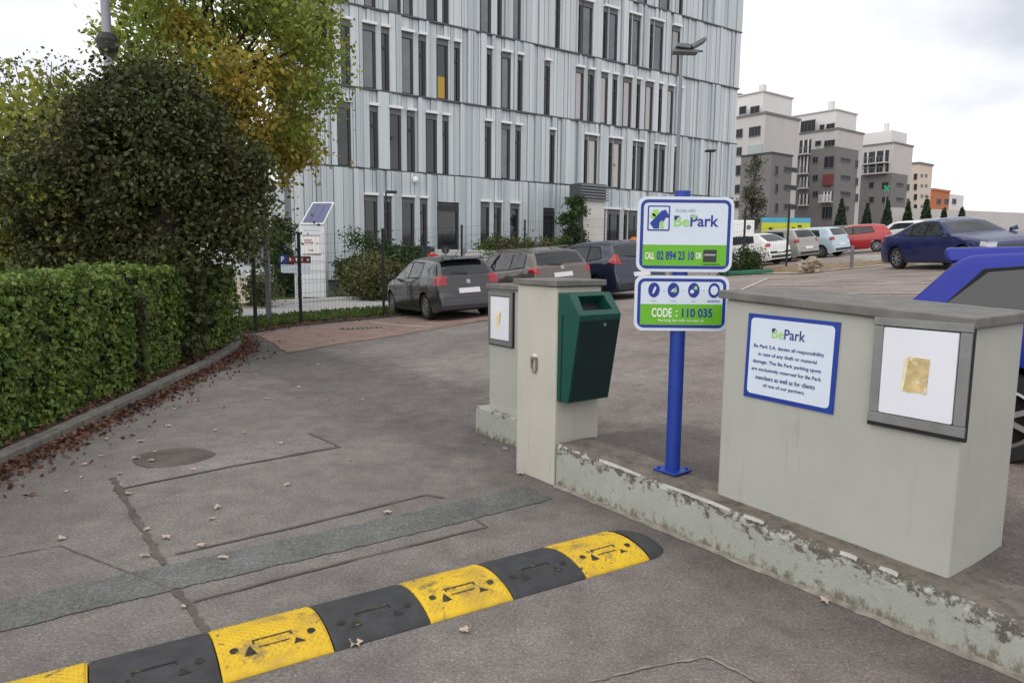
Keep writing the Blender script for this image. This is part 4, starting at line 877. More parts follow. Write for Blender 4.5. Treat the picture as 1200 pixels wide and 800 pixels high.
for k_, c0_, c1_ in (('clad_a', (.38, .425, .45), (.50, .545, .575)), ('clad_b', (.45, .495, .525), (.55, .59, .615)), ('clad_c', (.31, .355, .38), (.42, .465, .49))):
    t_ = M[k_].node_tree; b_ = t_.nodes['Principled BSDF']; tc_ = t_.nodes.new('ShaderNodeTexCoord'); tc_.object = ob
    mp_ = t_.nodes.new('ShaderNodeMapping'); mp_.inputs['Scale'].default_value = (6, 6, .06); n_ = t_.nodes.new('ShaderNodeTexNoise'); n_.inputs['Scale'].default_value = 1.4; n_.inputs['Detail'].default_value = 4; n_.inputs['Roughness'].default_value = .7
    r_ = t_.nodes.new('ShaderNodeValToRGB'); r_.color_ramp.elements[0].position = .36; r_.color_ramp.elements[1].position = .62; r_.color_ramp.elements[0].color = (*c0_, 1); r_.color_ramp.elements[1].color = (*c1_, 1)
    t_.links.new(tc_.outputs['Object'], mp_.inputs[0]); t_.links.new(mp_.outputs[0], n_.inputs['Vector']); t_.links.new(n_.outputs[0], r_.inputs[0]); t_.links.new(r_.outputs[0], b_.inputs['Base Color'])
def unit(mn):
    if mn not in UNIT: UNIT[mn] = MB().box(0, 1, 0, 1, 0, 1).mesh('cladding_panel', M[mn])
    return UNIT[mn]
pan = []                                     # (x0,x1,z0,z1,depth,material)
for fl in range(6):
    z0, z1 = LV[fl], LV[fl+1]; zm = z0+(z1-z0)*.42; wins = []
    wt_ = z0+(z1-z0)*(.80 if fl else .765)
    for (ua, ub, kd) in WIN[fl]:
        a, b = sU(ua, zm)-sL, sU(ub, zm)-sL; wins.append((a, b, kd))
    wins.sort(); edges = []; x = 0.; segs = []
    for a, b, kd in wins:
        if a-x > .05: segs.append((x, a, z0+.04, z1-.04))
        tw = wt_-(.25 if kd == 'D' else 0); segs.append((a, b, tw+.14, z1-.04)); x = b
    segs.append((x, LEN, z0+.04, z1-.04))
    for (a, b, za, zb) in segs:
        x = a; k = 0
        while x < b-.02:
            wd = random.choice((.12, .16, .2, .26, .32, .42)); 
            if b-x-wd < .16: wd = b-x
            pan.append((x+.012, min(b, x+wd)-.012, za, zb, random.choice((.06, .10, .14, .19)), random.choice(('clad_a', 'clad_b', 'clad_a', 'clad_c', 'clad_b')), fl)); x += wd
    for a, b, kd in wins:
        zb0 = z0+.05; D = kd == 'D'; tw = wt_-(.25 if D else 0)
        if fl == 0: zb0 = 2.05 if not D else 1.95
        bar = .05; mb = MB(); hd = .26 if not D else .3
        mb.box(a, a+bar*.6, -.09, .0, zb0, tw); mb.box(b-bar*(2.2 if kd != 'n' else 3), b, -.10, .0, zb0, tw); mb.box(a+bar*.6, b-bar*2.2, -.08, .0, zb0, zb0+.05)
        if kd == 'n': mb.box(a+.01, b-.02, -.085, -.0, zb0+(tw-zb0)*.66, zb0+(tw-zb0)*.71)
        w_ = mb.build('window', M['win_frame'], ob)
        MB().box(a-.0, b, -.11, -.001, tw-hd, tw-.02).build('blind_box', M['header'] if not D else M['win_frame'], w_)
        gm = {'g': 'glass', 'n': 'glass', 'b': 'glass_blind', 'l': 'glass_lit', 'y': 'glass', 'D': 'glass'}[kd]
        MB().box(a+bar*.6, b-bar*2.2, -.04, -.012, zb0+.05, tw-hd).build('pane', M[gm], w_)
        if kd == 'y': MB().box(a+bar*.6, b-.14, -.048, -.0415, zb0+.05, zb0+1.05).build('yellow_blind', M['yellow_blind'], w_)
        if not D: MB().box(a-.03, b+.05, -.26, -.001, tw+.005, tw+.125).build('lintel', M['lintel'], w_)
    MB().box(-.02, LEN+.02, -.20 if fl else -.1, .0, z1-.035, z1+.035).build('floor_band', M['clad_dark'], ob)
pan.sort(key=lambda p: -(p[1]-p[0])*(p[3]-p[2])*(1 if p[6] < 5 and not (p[6] == 4 and p[0] < LEN*.5) else .01))
for p in pan[:300]:
    o = link('cladding_panel', unit(p[5]), ob, (p[0], -p[4], p[2])); o.scale = (p[1]-p[0], p[4]-.002, p[3]-p[2])
rest = {}
for p in pan[300:]: rest.setdefault(p[5], MB()).box(p[0], p[1], -p[4], -.002, p[2], p[3])
mats_ = list(rest); mb = MB()
for i, k_ in enumerate(mats_):
    n0 = len(mb.v); mb.v += rest[k_].v; mb.f += [tuple(j+n0 for j in f) for f in rest[k_].f]; mb.m += [i]*len(rest[k_].f)
tag(mb.build('small_cladding_panel', [M[k_] for k_ in mats_], ob), kind='stuff')
def FA(u, v, off): p = np.array([*(PA+nout*off), 0]); return onplane(u, v, p, (nout[0], nout[1], 0))
# vent shaft with louvres, ivy
q1 = FA(676, 275, 1.6); vx, vy = q1[0]+.5, q1[1]
t = thing('vent_shaft', 'pale concrete ventilation shaft with grey louvred head before the offices', 'vent shaft', (vx, vy, ground(vx, vy)), math.atan2(fdir[1], fdir[0])); gz = ground(vx, vy)
zl0 = PY(682, 236, vy)[2]-gz; zl1 = PY(682, 216, vy)[2]-gz
MB().box(-.62, .85, -.45, .45, -.2, zl0).build('shaft', M['wall_white'], t); MB().box(-.80, .90, -.5, .5, zl0+.002, zl1).build('louvre_core', M['clad_dark'], t)
for k in range(6): z = zl0+(zl1-zl0)*k/6; MB().hexa([(-.88, -.6, z), (1.0, -.6, z), (1.0, -.5, z+.03), (-.88, -.5, z+.03)], [(-.88, -.6, z+.07), (1.0, -.6, z+.07), (1.0, -.5, z+.10), (-.88, -.5, z+.10)]).build('louvre_slat', M['galv'], t)
q2 = FA(670, 285, 2.3); g2 = ground(q2[0], q2[1])
tree('climbing_plant', 'tall dark green climbing plant covering the ventilation shaft side', (q2[0], q2[1], g2), (q2[0]+.1, q2[1], g2+2.1), (.62, .4, 1.9), [('foliage', M['shrub_leaf'], 9000, lambda q_, i: True)], .04, 40, .34, cat='plant', size=.09)
# walls at the foot of the offices
def fwall(name, label, cat, ua, ub, off, ztop_, m_, zb=-.3, th=.3):
    a = FA(ua, 298, off); b = FA(ub, 298, off); L = np.linalg.norm((b-a)[:2]); o = thing(name, label, cat, (a[0], a[1], 0), math.atan2(fdir[1], fdir[0]))
    return o, L
o, L = fwall('blue_wall', 'dark navy blue panel wall with small white letters behind the shrubs', 'wall', 446, 505, 2.6, 0, None); MB().box(0, L, 0, .2, -.3, 1.93).build('panel', M['wall_blue'], o)
text('OFFICE', L*.42, L*.56, 1.35, 1.52, -.001, M['white'], o) if False else None
for k, a in enumerate((.40, .435, .47, .505)): MB().box(L*a, L*a+.13, -.01, -.001, 1.28, 1.50).build('print_mark', M['lintel'], o)
o, L = fwall('white_wall', 'long low white wall in front of the office ground floor', 'wall', 506, 640, 2.4, 0, None); MB().box(0, L, 0, .25, -.3, 1.72).build('wall_body', M['wall_white'], o); MB().box(-.02, L+.02, -.03, .28, 1.722, 1.78).build('coping', M['lintel'], o)
MB().box(L*.12, L*.5, -.012, -.001, 1.40, 1.44).build('joint_line', M['header'], o)
o, L = fwall('planter_wall', 'low grey retaining wall carrying the plants below the offices', 'wall', 560, 760, 1.6, 0, None); MB().box(0, L, 0, .25, -.3, 2.0).build('wall_body', M['clad_c'], o)
for k in range(7):
    u = 572+k*13.5; q_ = FA(u, 290, 1.9); shrub(['pale green shrub on the white wall by the dark doorway', 'second pale green shrub from the dark doorway', 'third pale green shrub along the office wall', 'fourth pale green shrub along the office wall', 'pale green shrub above the brown car roof', 'pale green shrub left of the small dark door', 'pale green shrub touching the climbing plant'][k], q_[0], q_[1]-.25, .42, .3, .32+.1*random.random(), 900, M['olive_leaf'] if k % 3 else M['grass'], .08, 'shrub', 'shrubs along the office wall', base=1.6)
t = thing('security_camera', 'small white camera fixed below the first floor line of the offices', 'camera', tuple(FA(487, 211, .35)), math.atan2(fdir[1], fdir[0])); MB().lathe([(.03, .16), (.11, .12), (.14, .0), (.10, -.12), (.02, -.16)], 12).build('dome', M['white'], t, smooth=True); MB().box(-.03, .03, 0, .34, .1, .16).build('bracket', M['white'], t)
def round_sign(label, u, v, off, r, m_):
    q_ = FA(u, v, off); g_ = ground(q_[0], q_[1]); o = thing('round_road_sign', label, 'road sign', (q_[0], q_[1], g_)); MB().tube((0, .03, -.1), (0, .03, q_[2]-g_+r*.6), .035).build('pole', M['galv'], o); MB().prism(disc(0, q_[2]-g_, r, 20), 0, .02).build('sign_plate', m_, o)
round_sign('round black backed road sign on a pole before the white wall', 522, 293, 3.6, .17, M['win_frame']); round_sign('round grey backed road sign on a pole before the white wall', 543.5, 294, 3.6, .15, M['galv'])
# ------------------------------------------------------------------ street lamps
def lamp_pole(mb, h_, r0, r1): mb.lathe([(r0*1.5, 0), (r0*1.5, .6), (r0, .65), (r1, h_)], 10)
x, y = at(789, 26); g = ground(x, y); zt = PY(789, 58, y)[2]-g
t = thing('floodlight_mast', 'tall grey mast with a pair of floodlights before the office building', 'street lamp', (x, y, g)); mb = MB(); lamp_pole(mb, zt, .085, .05); mb.build('mast', M['galv'], t)
MB().tube((-.1, 0, zt-.02), (.75, 0, zt-.06), .035).build('crossbar', M['header'], t)
MB().hexa([(-.25, -.3, zt+.02), (.25, -.3, zt-.04), (.25, .25, zt-.04), (-.25, .25, zt+.02)], [(-.2, -.28, zt+.16), (.28, -.28, zt+.12), (.28, .25, zt+.12), (-.2, .25, zt+.16)]).build('floodlight', M['header'], t, bevel=.02)
MB().hexa([(.32, -.3, zt-.02), (.82, -.3, zt+.26), (.82, .25, zt+.26), (.32, .25, zt-.02)], [(.26, -.28, zt+.10), (.76, -.28, zt+.38), (.76, .25, zt+.38), (.26, .25, zt+.10)]).build('floodlight', M['header'], t, bevel=.02)
MB().hexa([(-.32, -.22, zt-.14), (.55, -.22, zt-.16), (.55, .22, zt-.16), (-.32, .22, zt-.14)], [(-.32, -.2, zt-.02), (.58, -.2, zt-.06), (.58, .2, zt-.06), (-.32, .2, zt-.02)]).build('floodlight', M['header'], t, bevel=.02)
x, y = at(827, 40); g = ground(x, y); zt = PY(827, 178, y)[2]-g
t = thing('street_lamp', 'slender dark street lamp with a flat T shaped head', 'street lamp', (x, y, g)); mb = MB(); lamp_pole(mb, zt, .07, .045); mb.build('pole', M['fence'], t); MB().box(-.26, .26, -.25, .25, zt, zt+.1).build('lamp_head', M['fence'], t, bevel=.02)
x, y = at(147, 12.1); t = thing('street_lamp', 'thick grey lamp post rising behind the dark tree', 'street lamp', (x-.0, y, .05)); mb = MB(); mb.lathe([(.11, 0), (.09, .8), (.062, 7.6)], 14); mb.build('pole', M['galv'], t, smooth=True); MB().box(-.12, .9, -.12, .12, 7.6, 7.75).build('lamp_head', M['galv'], t, bevel=.03)
mb = MB(); mb.lathe([(.10, 4.75), (.15, 4.85), (.17, 5.0), (.13, 5.1)], 12); mb.build('cable_box', M['fence'], t)
q_ = FA(453, 285, 5.0); g = ground(q_[0], q_[1]); zt = PY(453, 226, q_[1])[2]-g; t = thing('garden_lamp', 'short dark lamp with a side arm before the ground floor windows', 'street lamp', (q_[0], q_[1], g)); MB().tube((0, 0, 0), (0, 0, zt), .045, .035).build('pole', M['fence'], t); MB().box(0, .42, -.08, .08, zt-.02, zt+.08).build('lamp_head', M['fence'], t)
# ------------------------------------------------------------------ apartment blocks
AROT = math.atan2(.6, .8); ax = np.array([.8, .6]); ay = np.array([-.6, .8])
class Block:
    def __init__(s, name, label, u, vtop, Y, cat='apartment block'):
        p = PY(u, vtop, Y); s.p = p; s.z = ground(p[0], p[1]); s.zt = p[2]; s.o = thing(name, label, cat, (p[0], p[1], s.z), AROT)
    def box(s, nm, m_, x0, x1, y0, y1, z0, z1): return MB().box(x0, x1, y0, y1, z0-s.z, z1-s.z).build(nm, M[m_], s.o)
    def zpix(s, u, v): return onplane(u, v, s.p, (*(-ay), 0))[2]
    def loc(s, face, u, v, d):
        n = -ax if face == 'L' else -ay; q_ = onplane(u, v, np.array([s.p[0]+n[0]*d, s.p[1]+n[1]*d, 0]), (n[0], n[1], 0)); r = q_[:2]-s.p[:2]; return (r @ ax, r @ ay, q_[2])
    def win(s, face, u0, v0, u1, v1, m_='apt_glass', nm='window', proud=.06, mull=2):
        a = s.loc(face, u0, (v0), 0); b = s.loc(face, u1, (v1), 0); z0, z1 = min(a[2], b[2])-s.z, max(a[2], b[2])-s.z
        i = 1 if face == 'L' else 0; l0, l1 = sorted((a[i], b[i])); d0 = proud
        def bx(mb, p0, p1, q0, q1, e0, e1):
            return mb.box(-e1, -e0, p0, p1, q0, q1) if face == 'L' else mb.box(p0, p1, -e1, -e0, q0, q1)
        w_ = bx(MB(), l0, l1, z0, z1, .003, d0).build(nm, M[m_], s.o)
        if nm == 'window' and mull:
            mb = MB(); t_ = .05
            for k in range(mull+1): c_ = l0+(l1-l0)*k/mull; bx(mb, c_-t_/2, c_+t_/2, z0-.05, z1+.05, .01, d0+.05)
            bx(mb, l0, l1, z1-.03, z1+.07, .01, d0+.06); bx(mb, l0, l1, z0-.1, z0, .01, d0+.12)
            mb.build('window_frame', M['header'], w_)
        return w_
    def balcony(s, face, u0, v0, u1, v1, rail='galv'):
        a = s.loc(face, u0, v0, 0); b = s.loc(face, u1, v1, 0); z0, z1 = min(a[2], b[2])-s.z, max(a[2], b[2])-s.z; l0, l1 = sorted((a[1 if face == 'L' else 0], b[1 if face == 'L' else 0]))
        o = (MB().box(-.08, -.003, l0, l1, z0, z1) if face == 'L' else MB().box(l0, l1, -.08, -.003, z0, z1)).build('balcony', M['win_frame'], s.o)
        def bx(mb, p0, p1, q0, q1, e0, e1): return mb.box(-e1, -e0, p0, p1, q0, q1) if face == 'L' else mb.box(p0, p1, -e1, -e0, q0, q1)
        bx(MB(), l0-.1, l1+.1, z0-.2, z0, .0, 1.2).build('slab', M['apt_light'], o); mb = MB(); bx(mb, l0-.1, l1+.1, z0+.95, z0+1.05, 1.1, 1.2)
        for k in range(9): c_ = l0+(l1-l0)*k/8; bx(mb, c_-.03, c_+.03, z0, z0+.95, 1.12, 1.18)
        mb.build('railing', M[rail], o); mb = MB()
        for k in range(3): c_ = l0+(l1-l0)*(k+.5)/3; bx(mb, c_-.12, c_+.12, z0, z1, .09, .2)
        mb.build('door_frame', M['apt_white'], o)
# first block
B = Block('apartment_block', 'nearest pale grey apartment block beside the office building', 897, 133.5, 105)
B.box('wall', 'apt_light', 0, 9, 0, 16, B.z-1, B.zt); B.box('parapet', 'roof_grey', -.15, 9.15, -.15, 16.15, B.zt+.003, B.zt+.35)
B.box('penthouse', 'apt_white', 1.0, 8.6, 1.2, 13, B.zt+.355, B.zt+3.4); B.box('penthouse_roof', 'apt_light', .8, 8.8, 1.0, 13.2, B.zt+3.405, B.zt+3.6); B.box('chimney', 'apt_white', 3.6, 4.4, 3, 3.8, B.zt+3.605, B.zt+5.2); B.box('roof_box', 'roof_grey', 2, 4, 6, 9, B.zt+3.605, B.zt+4.2)
for w_ in ((863.5, 152.5, 870, 160.5), (863.5, 173.5, 869, 182), (859.5, 195, 868, 205), (859, 217.5, 867, 226), (858, 236, 866, 243)): B.win('L', *w_)
B.win('L', 878.5, 150, 891, 158.5, mull=4); B.win('L', 876.5, 171, 890, 246, 'pale_glass', 'glazed_stair', .1)
B.win('L', 867, 126, 874.5, 133, 'apt_glass', mull=1); B.win('L', 880, 126, 890, 132, 'apt_glass', mull=2)
C_ = Block('apartment_annex', 'low dark grey annex between the first two apartment blocks', 904.5, 180, 101)
C_.box('wall', 'apt_dark', 0, 5.2, 0, 5, C_.z-1, C_.zt); C_.box('parapet', 'win_frame', -.1, 5.3, -.1, 5.1, C_.zt+.003, C_.zt+.25)
for v in (195.5, 216.5, 239):
    C_.win('R', 919, v, 933, v+6.5, mull=4); C_.win('R', 908.5, v-1, 911, v+9.5, mull=1)
B = Block('apartment_block', 'two tone grey apartment block with red balcony, second along the street', 982, 151.6, 118)
B.box('wall', 'apt_light', 0, 8.4, 0, 15, B.z-1, B.zt); B.box('parapet', 'roof_grey', -.15, 8.55, -.15, 15.15, B.zt+.003, B.zt+.3)
zd = B.zpix(982, 172); B.box('dark_cladding', 'apt_dark', -.05, 7.0, -.05, 8.6, B.z-1, zd)
B.box('penthouse', 'apt_white', .9, 7.6, 1.0, 11.5, B.zt+.305, B.zt+3.3); B.box('penthouse_roof', 'apt_light', .7, 7.8, .8, 11.7, B.zt+3.305, B.zt+3.5); B.box('chimney', 'apt_white', 3.2, 4.0, 3, 3.8, B.zt+3.505, B.zt+5.4)
B.win('L', 939, 143, 955, 154, mull=4); B.win('L', 961, 147, 966, 152, mull=1); B.win('L', 969, 146, 978, 152, mull=2)
B.balcony('L', 934, 165.5, 950, 180); B.balcony('L', 937, 184, 948, 203); B.balcony('L', 937, 208, 948, 220); B.balcony('L', 936, 228, 948, 240)
B.win('L', 956, 166, 962, 170, mull=1); B.win('L', 966.5, 165.5, 978, 170.5, mull=3)
for v in (184.5, 205.5, 224.5): B.win('L', 953, v, 958.5, v+6, mull=2)
B.win('L', 966.5, 184, 977, 196, mull=2); B.win('L', 966, 205, 976, 217, 'red_rail', 'red_balcony', .5); B.balcony('L', 964.5, 225, 975.5, 236, 'lintel'); B.win('L', 964, 243, 975, 256, mull=3)
for v in (184.5, 205, 224): B.win('R', 985, v, 996, v+6, mull=4); B.win('R', 1002, v+3.5, 1004.7, v+12, mull=1)
B.win('R', 985, 241, 994, 247, mull=3)
B = Block('apartment_block', 'grey apartment block with wide dark balconies, third along the street', 1048, 168, 133)
B.box('wall', 'apt_light', 0, 7.6, 0, 15, B.z-1, B.zt); B.box('parapet', 'roof_grey', -.15, 7.75, -.15, 15.15, B.zt+.003, B.zt+.3)
zd = B.zpix(1048, 203); B.box('dark_cladding', 'apt_dark', -.05, 6.2, -.05, 13, B.z-1, zd)
B.box('penthouse', 'apt_white', .9, 7.0, 1.0, 11.5, B.zt+.305, B.zt+2.6); B.box('chimney', 'apt_white', 3.2, 3.9, 3, 3.7, B.zt+2.605, B.zt+4.4)
B.balcony('L', 1013, 179, 1041, 190); B.balcony('L', 1013, 194, 1041, 202)
for v in (214, 231): B.win('L', 1019, v, 1024, v+6, mull=1); B.win('L', 1034, v, 1041, v+6, mull=2)
for v in (214, 231): B.win('R', 1050, v, 1058, v+4.5, mull=3); B.win('R', 1062.5, v+2, 1064.8, v+9, mull=1)
B.win('R', 1050, 246, 1056, 254, mull=1)
B = Block('apartment_block', 'narrow beige block, fourth and last of the apartment row', 1077, 192, 150)
B.box('wall', 'apt_beige', 0, 6.5, 0, 14, B.z-1, B.zt); B.box('roof_edge', 'roof_grey', -.2, 6.7, -.2, 14.2, B.zt+.003, B.zt+.4); B.box('roof_box', 'roof_grey', .5, 2.5, 4, 8, B.zt+.405, B.zt+2.2)
for v in (204, 216, 228, 240): B.win('R', 1079, v, 1081.5, v+4, 'header', mull=0); B.win('R', 1084, v, 1086.5, v+4, 'header', mull=0); B.win('L', 1071.5, v, 1074.5, v+6, mull=1)
B = Block('orange_building', 'low orange brick building with white end at far right', 1093, 223, 170, 'building')
B.box('wall', 'apt_orange', 0, 9.5, 0, 10, B.z-1, B.zt); B.box('white_end', 'apt_white', 9.505, 18, 0, 10, B.z-1, B.zt-.3); B.box('roof_edge', 'apt_orange', -.2, 9.5, -.2, 10.2, B.zt+.003, B.zt+.5)
for x_ in (2.5, 6): B.box('chimney', 'apt_white', x_, x_+.8, 4, 4.8, B.zt+.505, B.zt+1.6)
for u in (1098, 1107, 1116): B.win('R', u, 233, u+4, 239, 'win_frame', mull=1)
# long grey wall and conical trees in front of it
p0, p1 = np.array(PY(1040, 256, 88)[:2]), np.array(PY(1260, 256, 100)[:2]); L = np.linalg.norm(p1-p0); a_ = math.atan2(*(p1-p0)[::-1])
t = thing('street_wall', 'long pale grey wall behind the cars at far right', 'wall', (p0[0], p0[1], ground(*p0)), a_); MB().box(0, L, 0, .3, -1.5, PY(1100, 246, 92)[2]-ground(*p0)).build('wall_body', M['apt_light'], t)
for lab, u, vt, vb, Y in (('conical evergreen in front of the second block right face', 987, 232, 262, 84), ('conical evergreen at the left of the third block', 1017, 238, 262, 85), ('conical evergreen below the green cross', 1041, 235, 262, 84), ('conical evergreen at the right of the third block', 1065, 236, 260, 84), ('dark conical evergreen before the beige block', 1087, 230, 260, 84), ('small conical evergreen before the orange building', 1107, 243, 262, 84), ('small conical evergreen by the white end of the orange building', 1128, 242, 262, 84)):
    p = PY(u, vt, Y); g = ground(p[0], p[1]); h_ = p[2]-g; o = thing('conical_tree', lab, 'tree', (p[0], p[1], g), 0, 'conical evergreens along the far street'); MB().tube((0, 0, -.1), (0, 0, h_*.6), .12, .05).build('trunk', M['bark'], o)
    n = 1500; zz = h_*(1-rng.random(n)**.55*.97); an = rng.random(n)*6.283; rr = (1-zz/h_)*h_*.20*(.5+.5*rng.random(n)**.5)+.05
    leaves('foliage', np.stack([rr*np.cos(an), rr*np.sin(an), zz], 1), .22, M['conifer'], o)
p = PY(885, 182, 70); g = ground(p[0], p[1]); tree('slender_tree', 'slender grey green street tree before the first apartment block', (p[0], p[1], g), (p[0], p[1], g+(p[2]-g)*.55), (1.0, .9, (p[2]-g)*.45), [('foliage', M['grey_leaf'], 3000, lambda q_, i: True)], .09, 40, .55, limbs=30, size=.14)
p = PY(1039, 221, 118); g = ground(p[0], p[1]); t = thing('pharmacy_cross', 'small lit green cross sign before the third apartment block', 'sign', (p[0], p[1], g)); MB().tube((0, .1, 0), (0, .1, p[2]-g), .08).build('pole', M['galv'], t)
z = p[2]-g; MB().box(-.55, .55, -.1, .1, z-.18, z+.18, rot=Matrix.Rotation(R(0), 3, 'Y')).build('backing', M['win_frame'], t)
rr = Matrix.Rotation(R(45), 3, 'Y')
mb = MB(); mb.box(-.62, .62, -.12, -.101, -.2, .2, rot=rr, at=(0, 0, z)); mb.box(-.2, .2, -.125, -.102, -.62, .62, rot=rr, at=(0, 0, z)); mb.build('cross', M['cross'], t)
# hoarding and white trailer behind the right hand cars
x0, z0 = PY(892, 272, 40)[0], PY(892, 273, 40)[2]; x1, z1 = PY(950, 256, 40)[0], PY(950, 255.5, 40)[2]
t = thing('hoarding', 'low hoarding printed sky blue over lime yellow behind the cars', 'hoarding', (x0, 40, ground(x0, 40))); g = ground(x0, 40); L = x1-x0; zm = z0+(z1-z0)*.68
for k in range(4): MB().box(L*k/4+.006, L*(k+1)/4-.006, 0, .05, z0-g-.3, zm-g).build('lime_panel', M['hoard_lime'], t); MB().box(L*k/4+.006, L*(k+1)/4-.006, 0, .05, zm-g+.002, z1-g).build('blue_panel', M['hoard_blue'], t)
for k in range(5): MB().box(L*k/4-.04, L*k/4+.04, .055, .13, -.2, z1-g).build('support_post', M['galv'], t)
for (a, b) in ((.15, .3), (.62, .4), (.75, .8)): MB().box(L*a, L*a+.2, -.01, -.001, z0-g+.1+b*.3, z0-g+.22+b*.3).build('print_mark', M['shrub_leaf'], t)
x0 = PY(846, 270, 36)[0]; x1 = PY(884, 270, 36)[0]; g = ground(x0, 36); zt = PY(865, 258, 36)[2]
t = thing('white_trailer', 'white box trailer half hidden behind the upper sign', 'trailer', (x0, 36, g)); MB().box(0, x1-x0, 0, 2, .5, zt-g).build('box_body', M['white'], t, bevel=.04)
for x_ in (.4, 1.3): MB().tube((x_, -.02, .3), (x_, .18, .3), .3, n=18).build('wheel', M['tyre'], t)
MB().prism(disc((x1-x0)*.82, zt-g-.35, .12, 14), -.01, -.001).build('round_vent', M['header'], t)
# ------------------------------------------------------------------ bed, rubble and kerb at the right of the lot
def mound(name, label, cat, pts, h_, m_, n=40):
    """low heap over a ground strip given by a left and right polyline"""
    mb = MB(); vs = []; k = 10
    for i in range(n+1):
        f = i/n*(len(pts)-1); j = min(int(f), len(pts)-2); f -= j; a = np.array(pts[j][0])*(1-f)+np.array(pts[j+1][0])*f; b = np.array(pts[j][1])*(1-f)+np.array(pts[j+1][1])*f
        for q_ in range(k+1):
            p = a+(b-a)*q_/k; e = math.sin(math.pi*q_/k)**.5*min(1, min(i, n-i)/4); vs.append((p[0], p[1], ground(p[0], p[1])-.02+e*h_*random.uniform(.7, 1.1)))
    mb.add(vs, [(i*(k+1)+q_, (i+1)*(k+1)+q_, (i+1)*(k+1)+q_+1, i*(k+1)+q_+1) for i in range(n) for q_ in range(k)])
    return mb.build(name, m_, None, smooth=False)
def gq(u, v):                                             # where the photo pixel meets the real ground
    d = ray(u, v); t_ = 3.
    for _ in range(4000):
        p = EYEP+d*t_
        if p[2] <= ground(p[0], p[1]): break
        t_ += .03
    return (p[0], p[1])
tag(mound('dry_earth_bed', '', '', [(gq(868, 318), at(866, 27)), (gq(935, 319), at(930, 27.5)), (gq(985, 316), at(985, 26.5)), (gq(1036, 309), at(1032, 25.5)), (at(1080, 21.5), at(1075, 24))], .16, M['straw']), kind='structure')
b0, b1, b2 = gq(850, 321), gq(935, 321), gq(1036, 311)
band('bed_edging', [b0, b1, b2], .22, M['kerb_pale'] if 'kerb_pale' in M else M.setdefault('kerb_pale', mat('kerb_pale', (.42, .37, .32), .9, var=.2, scale=5)), dz=.03, wob=.01, step=.3)
for k in range(46):
    x, y = at(random.uniform(936, 962), 0)[0], 0
    u = random.uniform(936, 960); y = random.uniform(22.4, 23.6); x, y = at(u, y); r = random.uniform(.06, .14)
    mb = bmesh.new(); bmesh.ops.create_icosphere(mb, subdivisions=2, radius=r)
    sc3 = Vector((random.uniform(.8, 1.3), random.uniform(.7, 1.1), random.uniform(.5, .9)))
    for v in mb.verts: v.co = v.co*random.uniform(.88, 1.1)*sc3
    me = bpy.data.meshes.new('stone'); mb.to_mesh(me); mb.free(); me.materials.append(M['rubble'])
    lay = random.random(); o = link('stone', me, None, (x, y, ground(x, y)+r*.4+lay*.38)); tag(o, 'rough pale stone in the heap between the right hand cars', 'stone', 'stones of the pale rubble heap')
tp = thing('green_ground_sheet', 'flat dark green sheet lying at the edge of the earth bed', 'tarpaulin', (*gq(875, 317), ground(*gq(875, 317))))
P4 = [gq(842, 322), gq(893, 321), at(907, 24.2), at(850, 25)]; mb = MB(); L_ = np.array(tp.location)
mb.hexa([(p[0]-L_[0], p[1]-L_[1], ground(*p)-L_[2]+.01) for p in P4], [(p[0]-L_[0], p[1]-L_[1], ground(*p)-L_[2]+.16) for p in P4]); mb.build('sheet', M['tarp'], tp, bevel=.03)
for lab, u, Y, h_ in (('wispy green plant beside the green sheet', 862, 25.5, .95), ('thin green plant at the end of the green sheet', 876, 25.9, .6)):
    x, y = at(u, Y); shrub(lab, x, y, .55, .4, h_*.62, 1500, M['shrub_leaf'], .06, 'shrub', 'plants by the green sheet')
x, y = at(997.5, 23.6); bo = thing('bollard', 'short dark bollard on the earth bed before the pale blue car', 'bollard', (x, y, ground(x, y))); MB().lathe([(.055, 0), (.055, .72), (.04, .76)], 12).build('shaft', M['header'], bo); MB().lathe([(.058, .60), (.058, .66)], 12).build('band', M['galv'], bo)
k0, k1 = gq(1000, 303), at(1040, 25); t = thing('concrete_kerb_block', 'white concrete kerb beside the pale blue car', 'kerb block', (k0[0], k0[1], ground(*k0)), math.atan2(k1[1]-k0[1], k1[0]-k0[0])); MB().box(0, math.dist(k0, k1), 0, .9, -.1, .14).build('slab', M['kerb_white'] if 'kerb_white' in M else M.setdefault('kerb_white', mat('kerb_white', (.6, .6, .58), .8, var=.1, scale=3)), t, bevel=.02)
x, y = at(742, 22.5); g = ground(x, y); zo = PY(742, 283, y)[2]-g; t = thing('warning_lamp', 'round orange warning lamp on a stake behind the navy car', 'lamp', (x, y, g)); MB().box(-.03, .03, -.02, .02, 0, zo-.13).build('stake', M['lintel'], t); MB().tube((0, -.05, zo), (0, .05, zo), .15, n=18).build('lens', M['orange'], t)

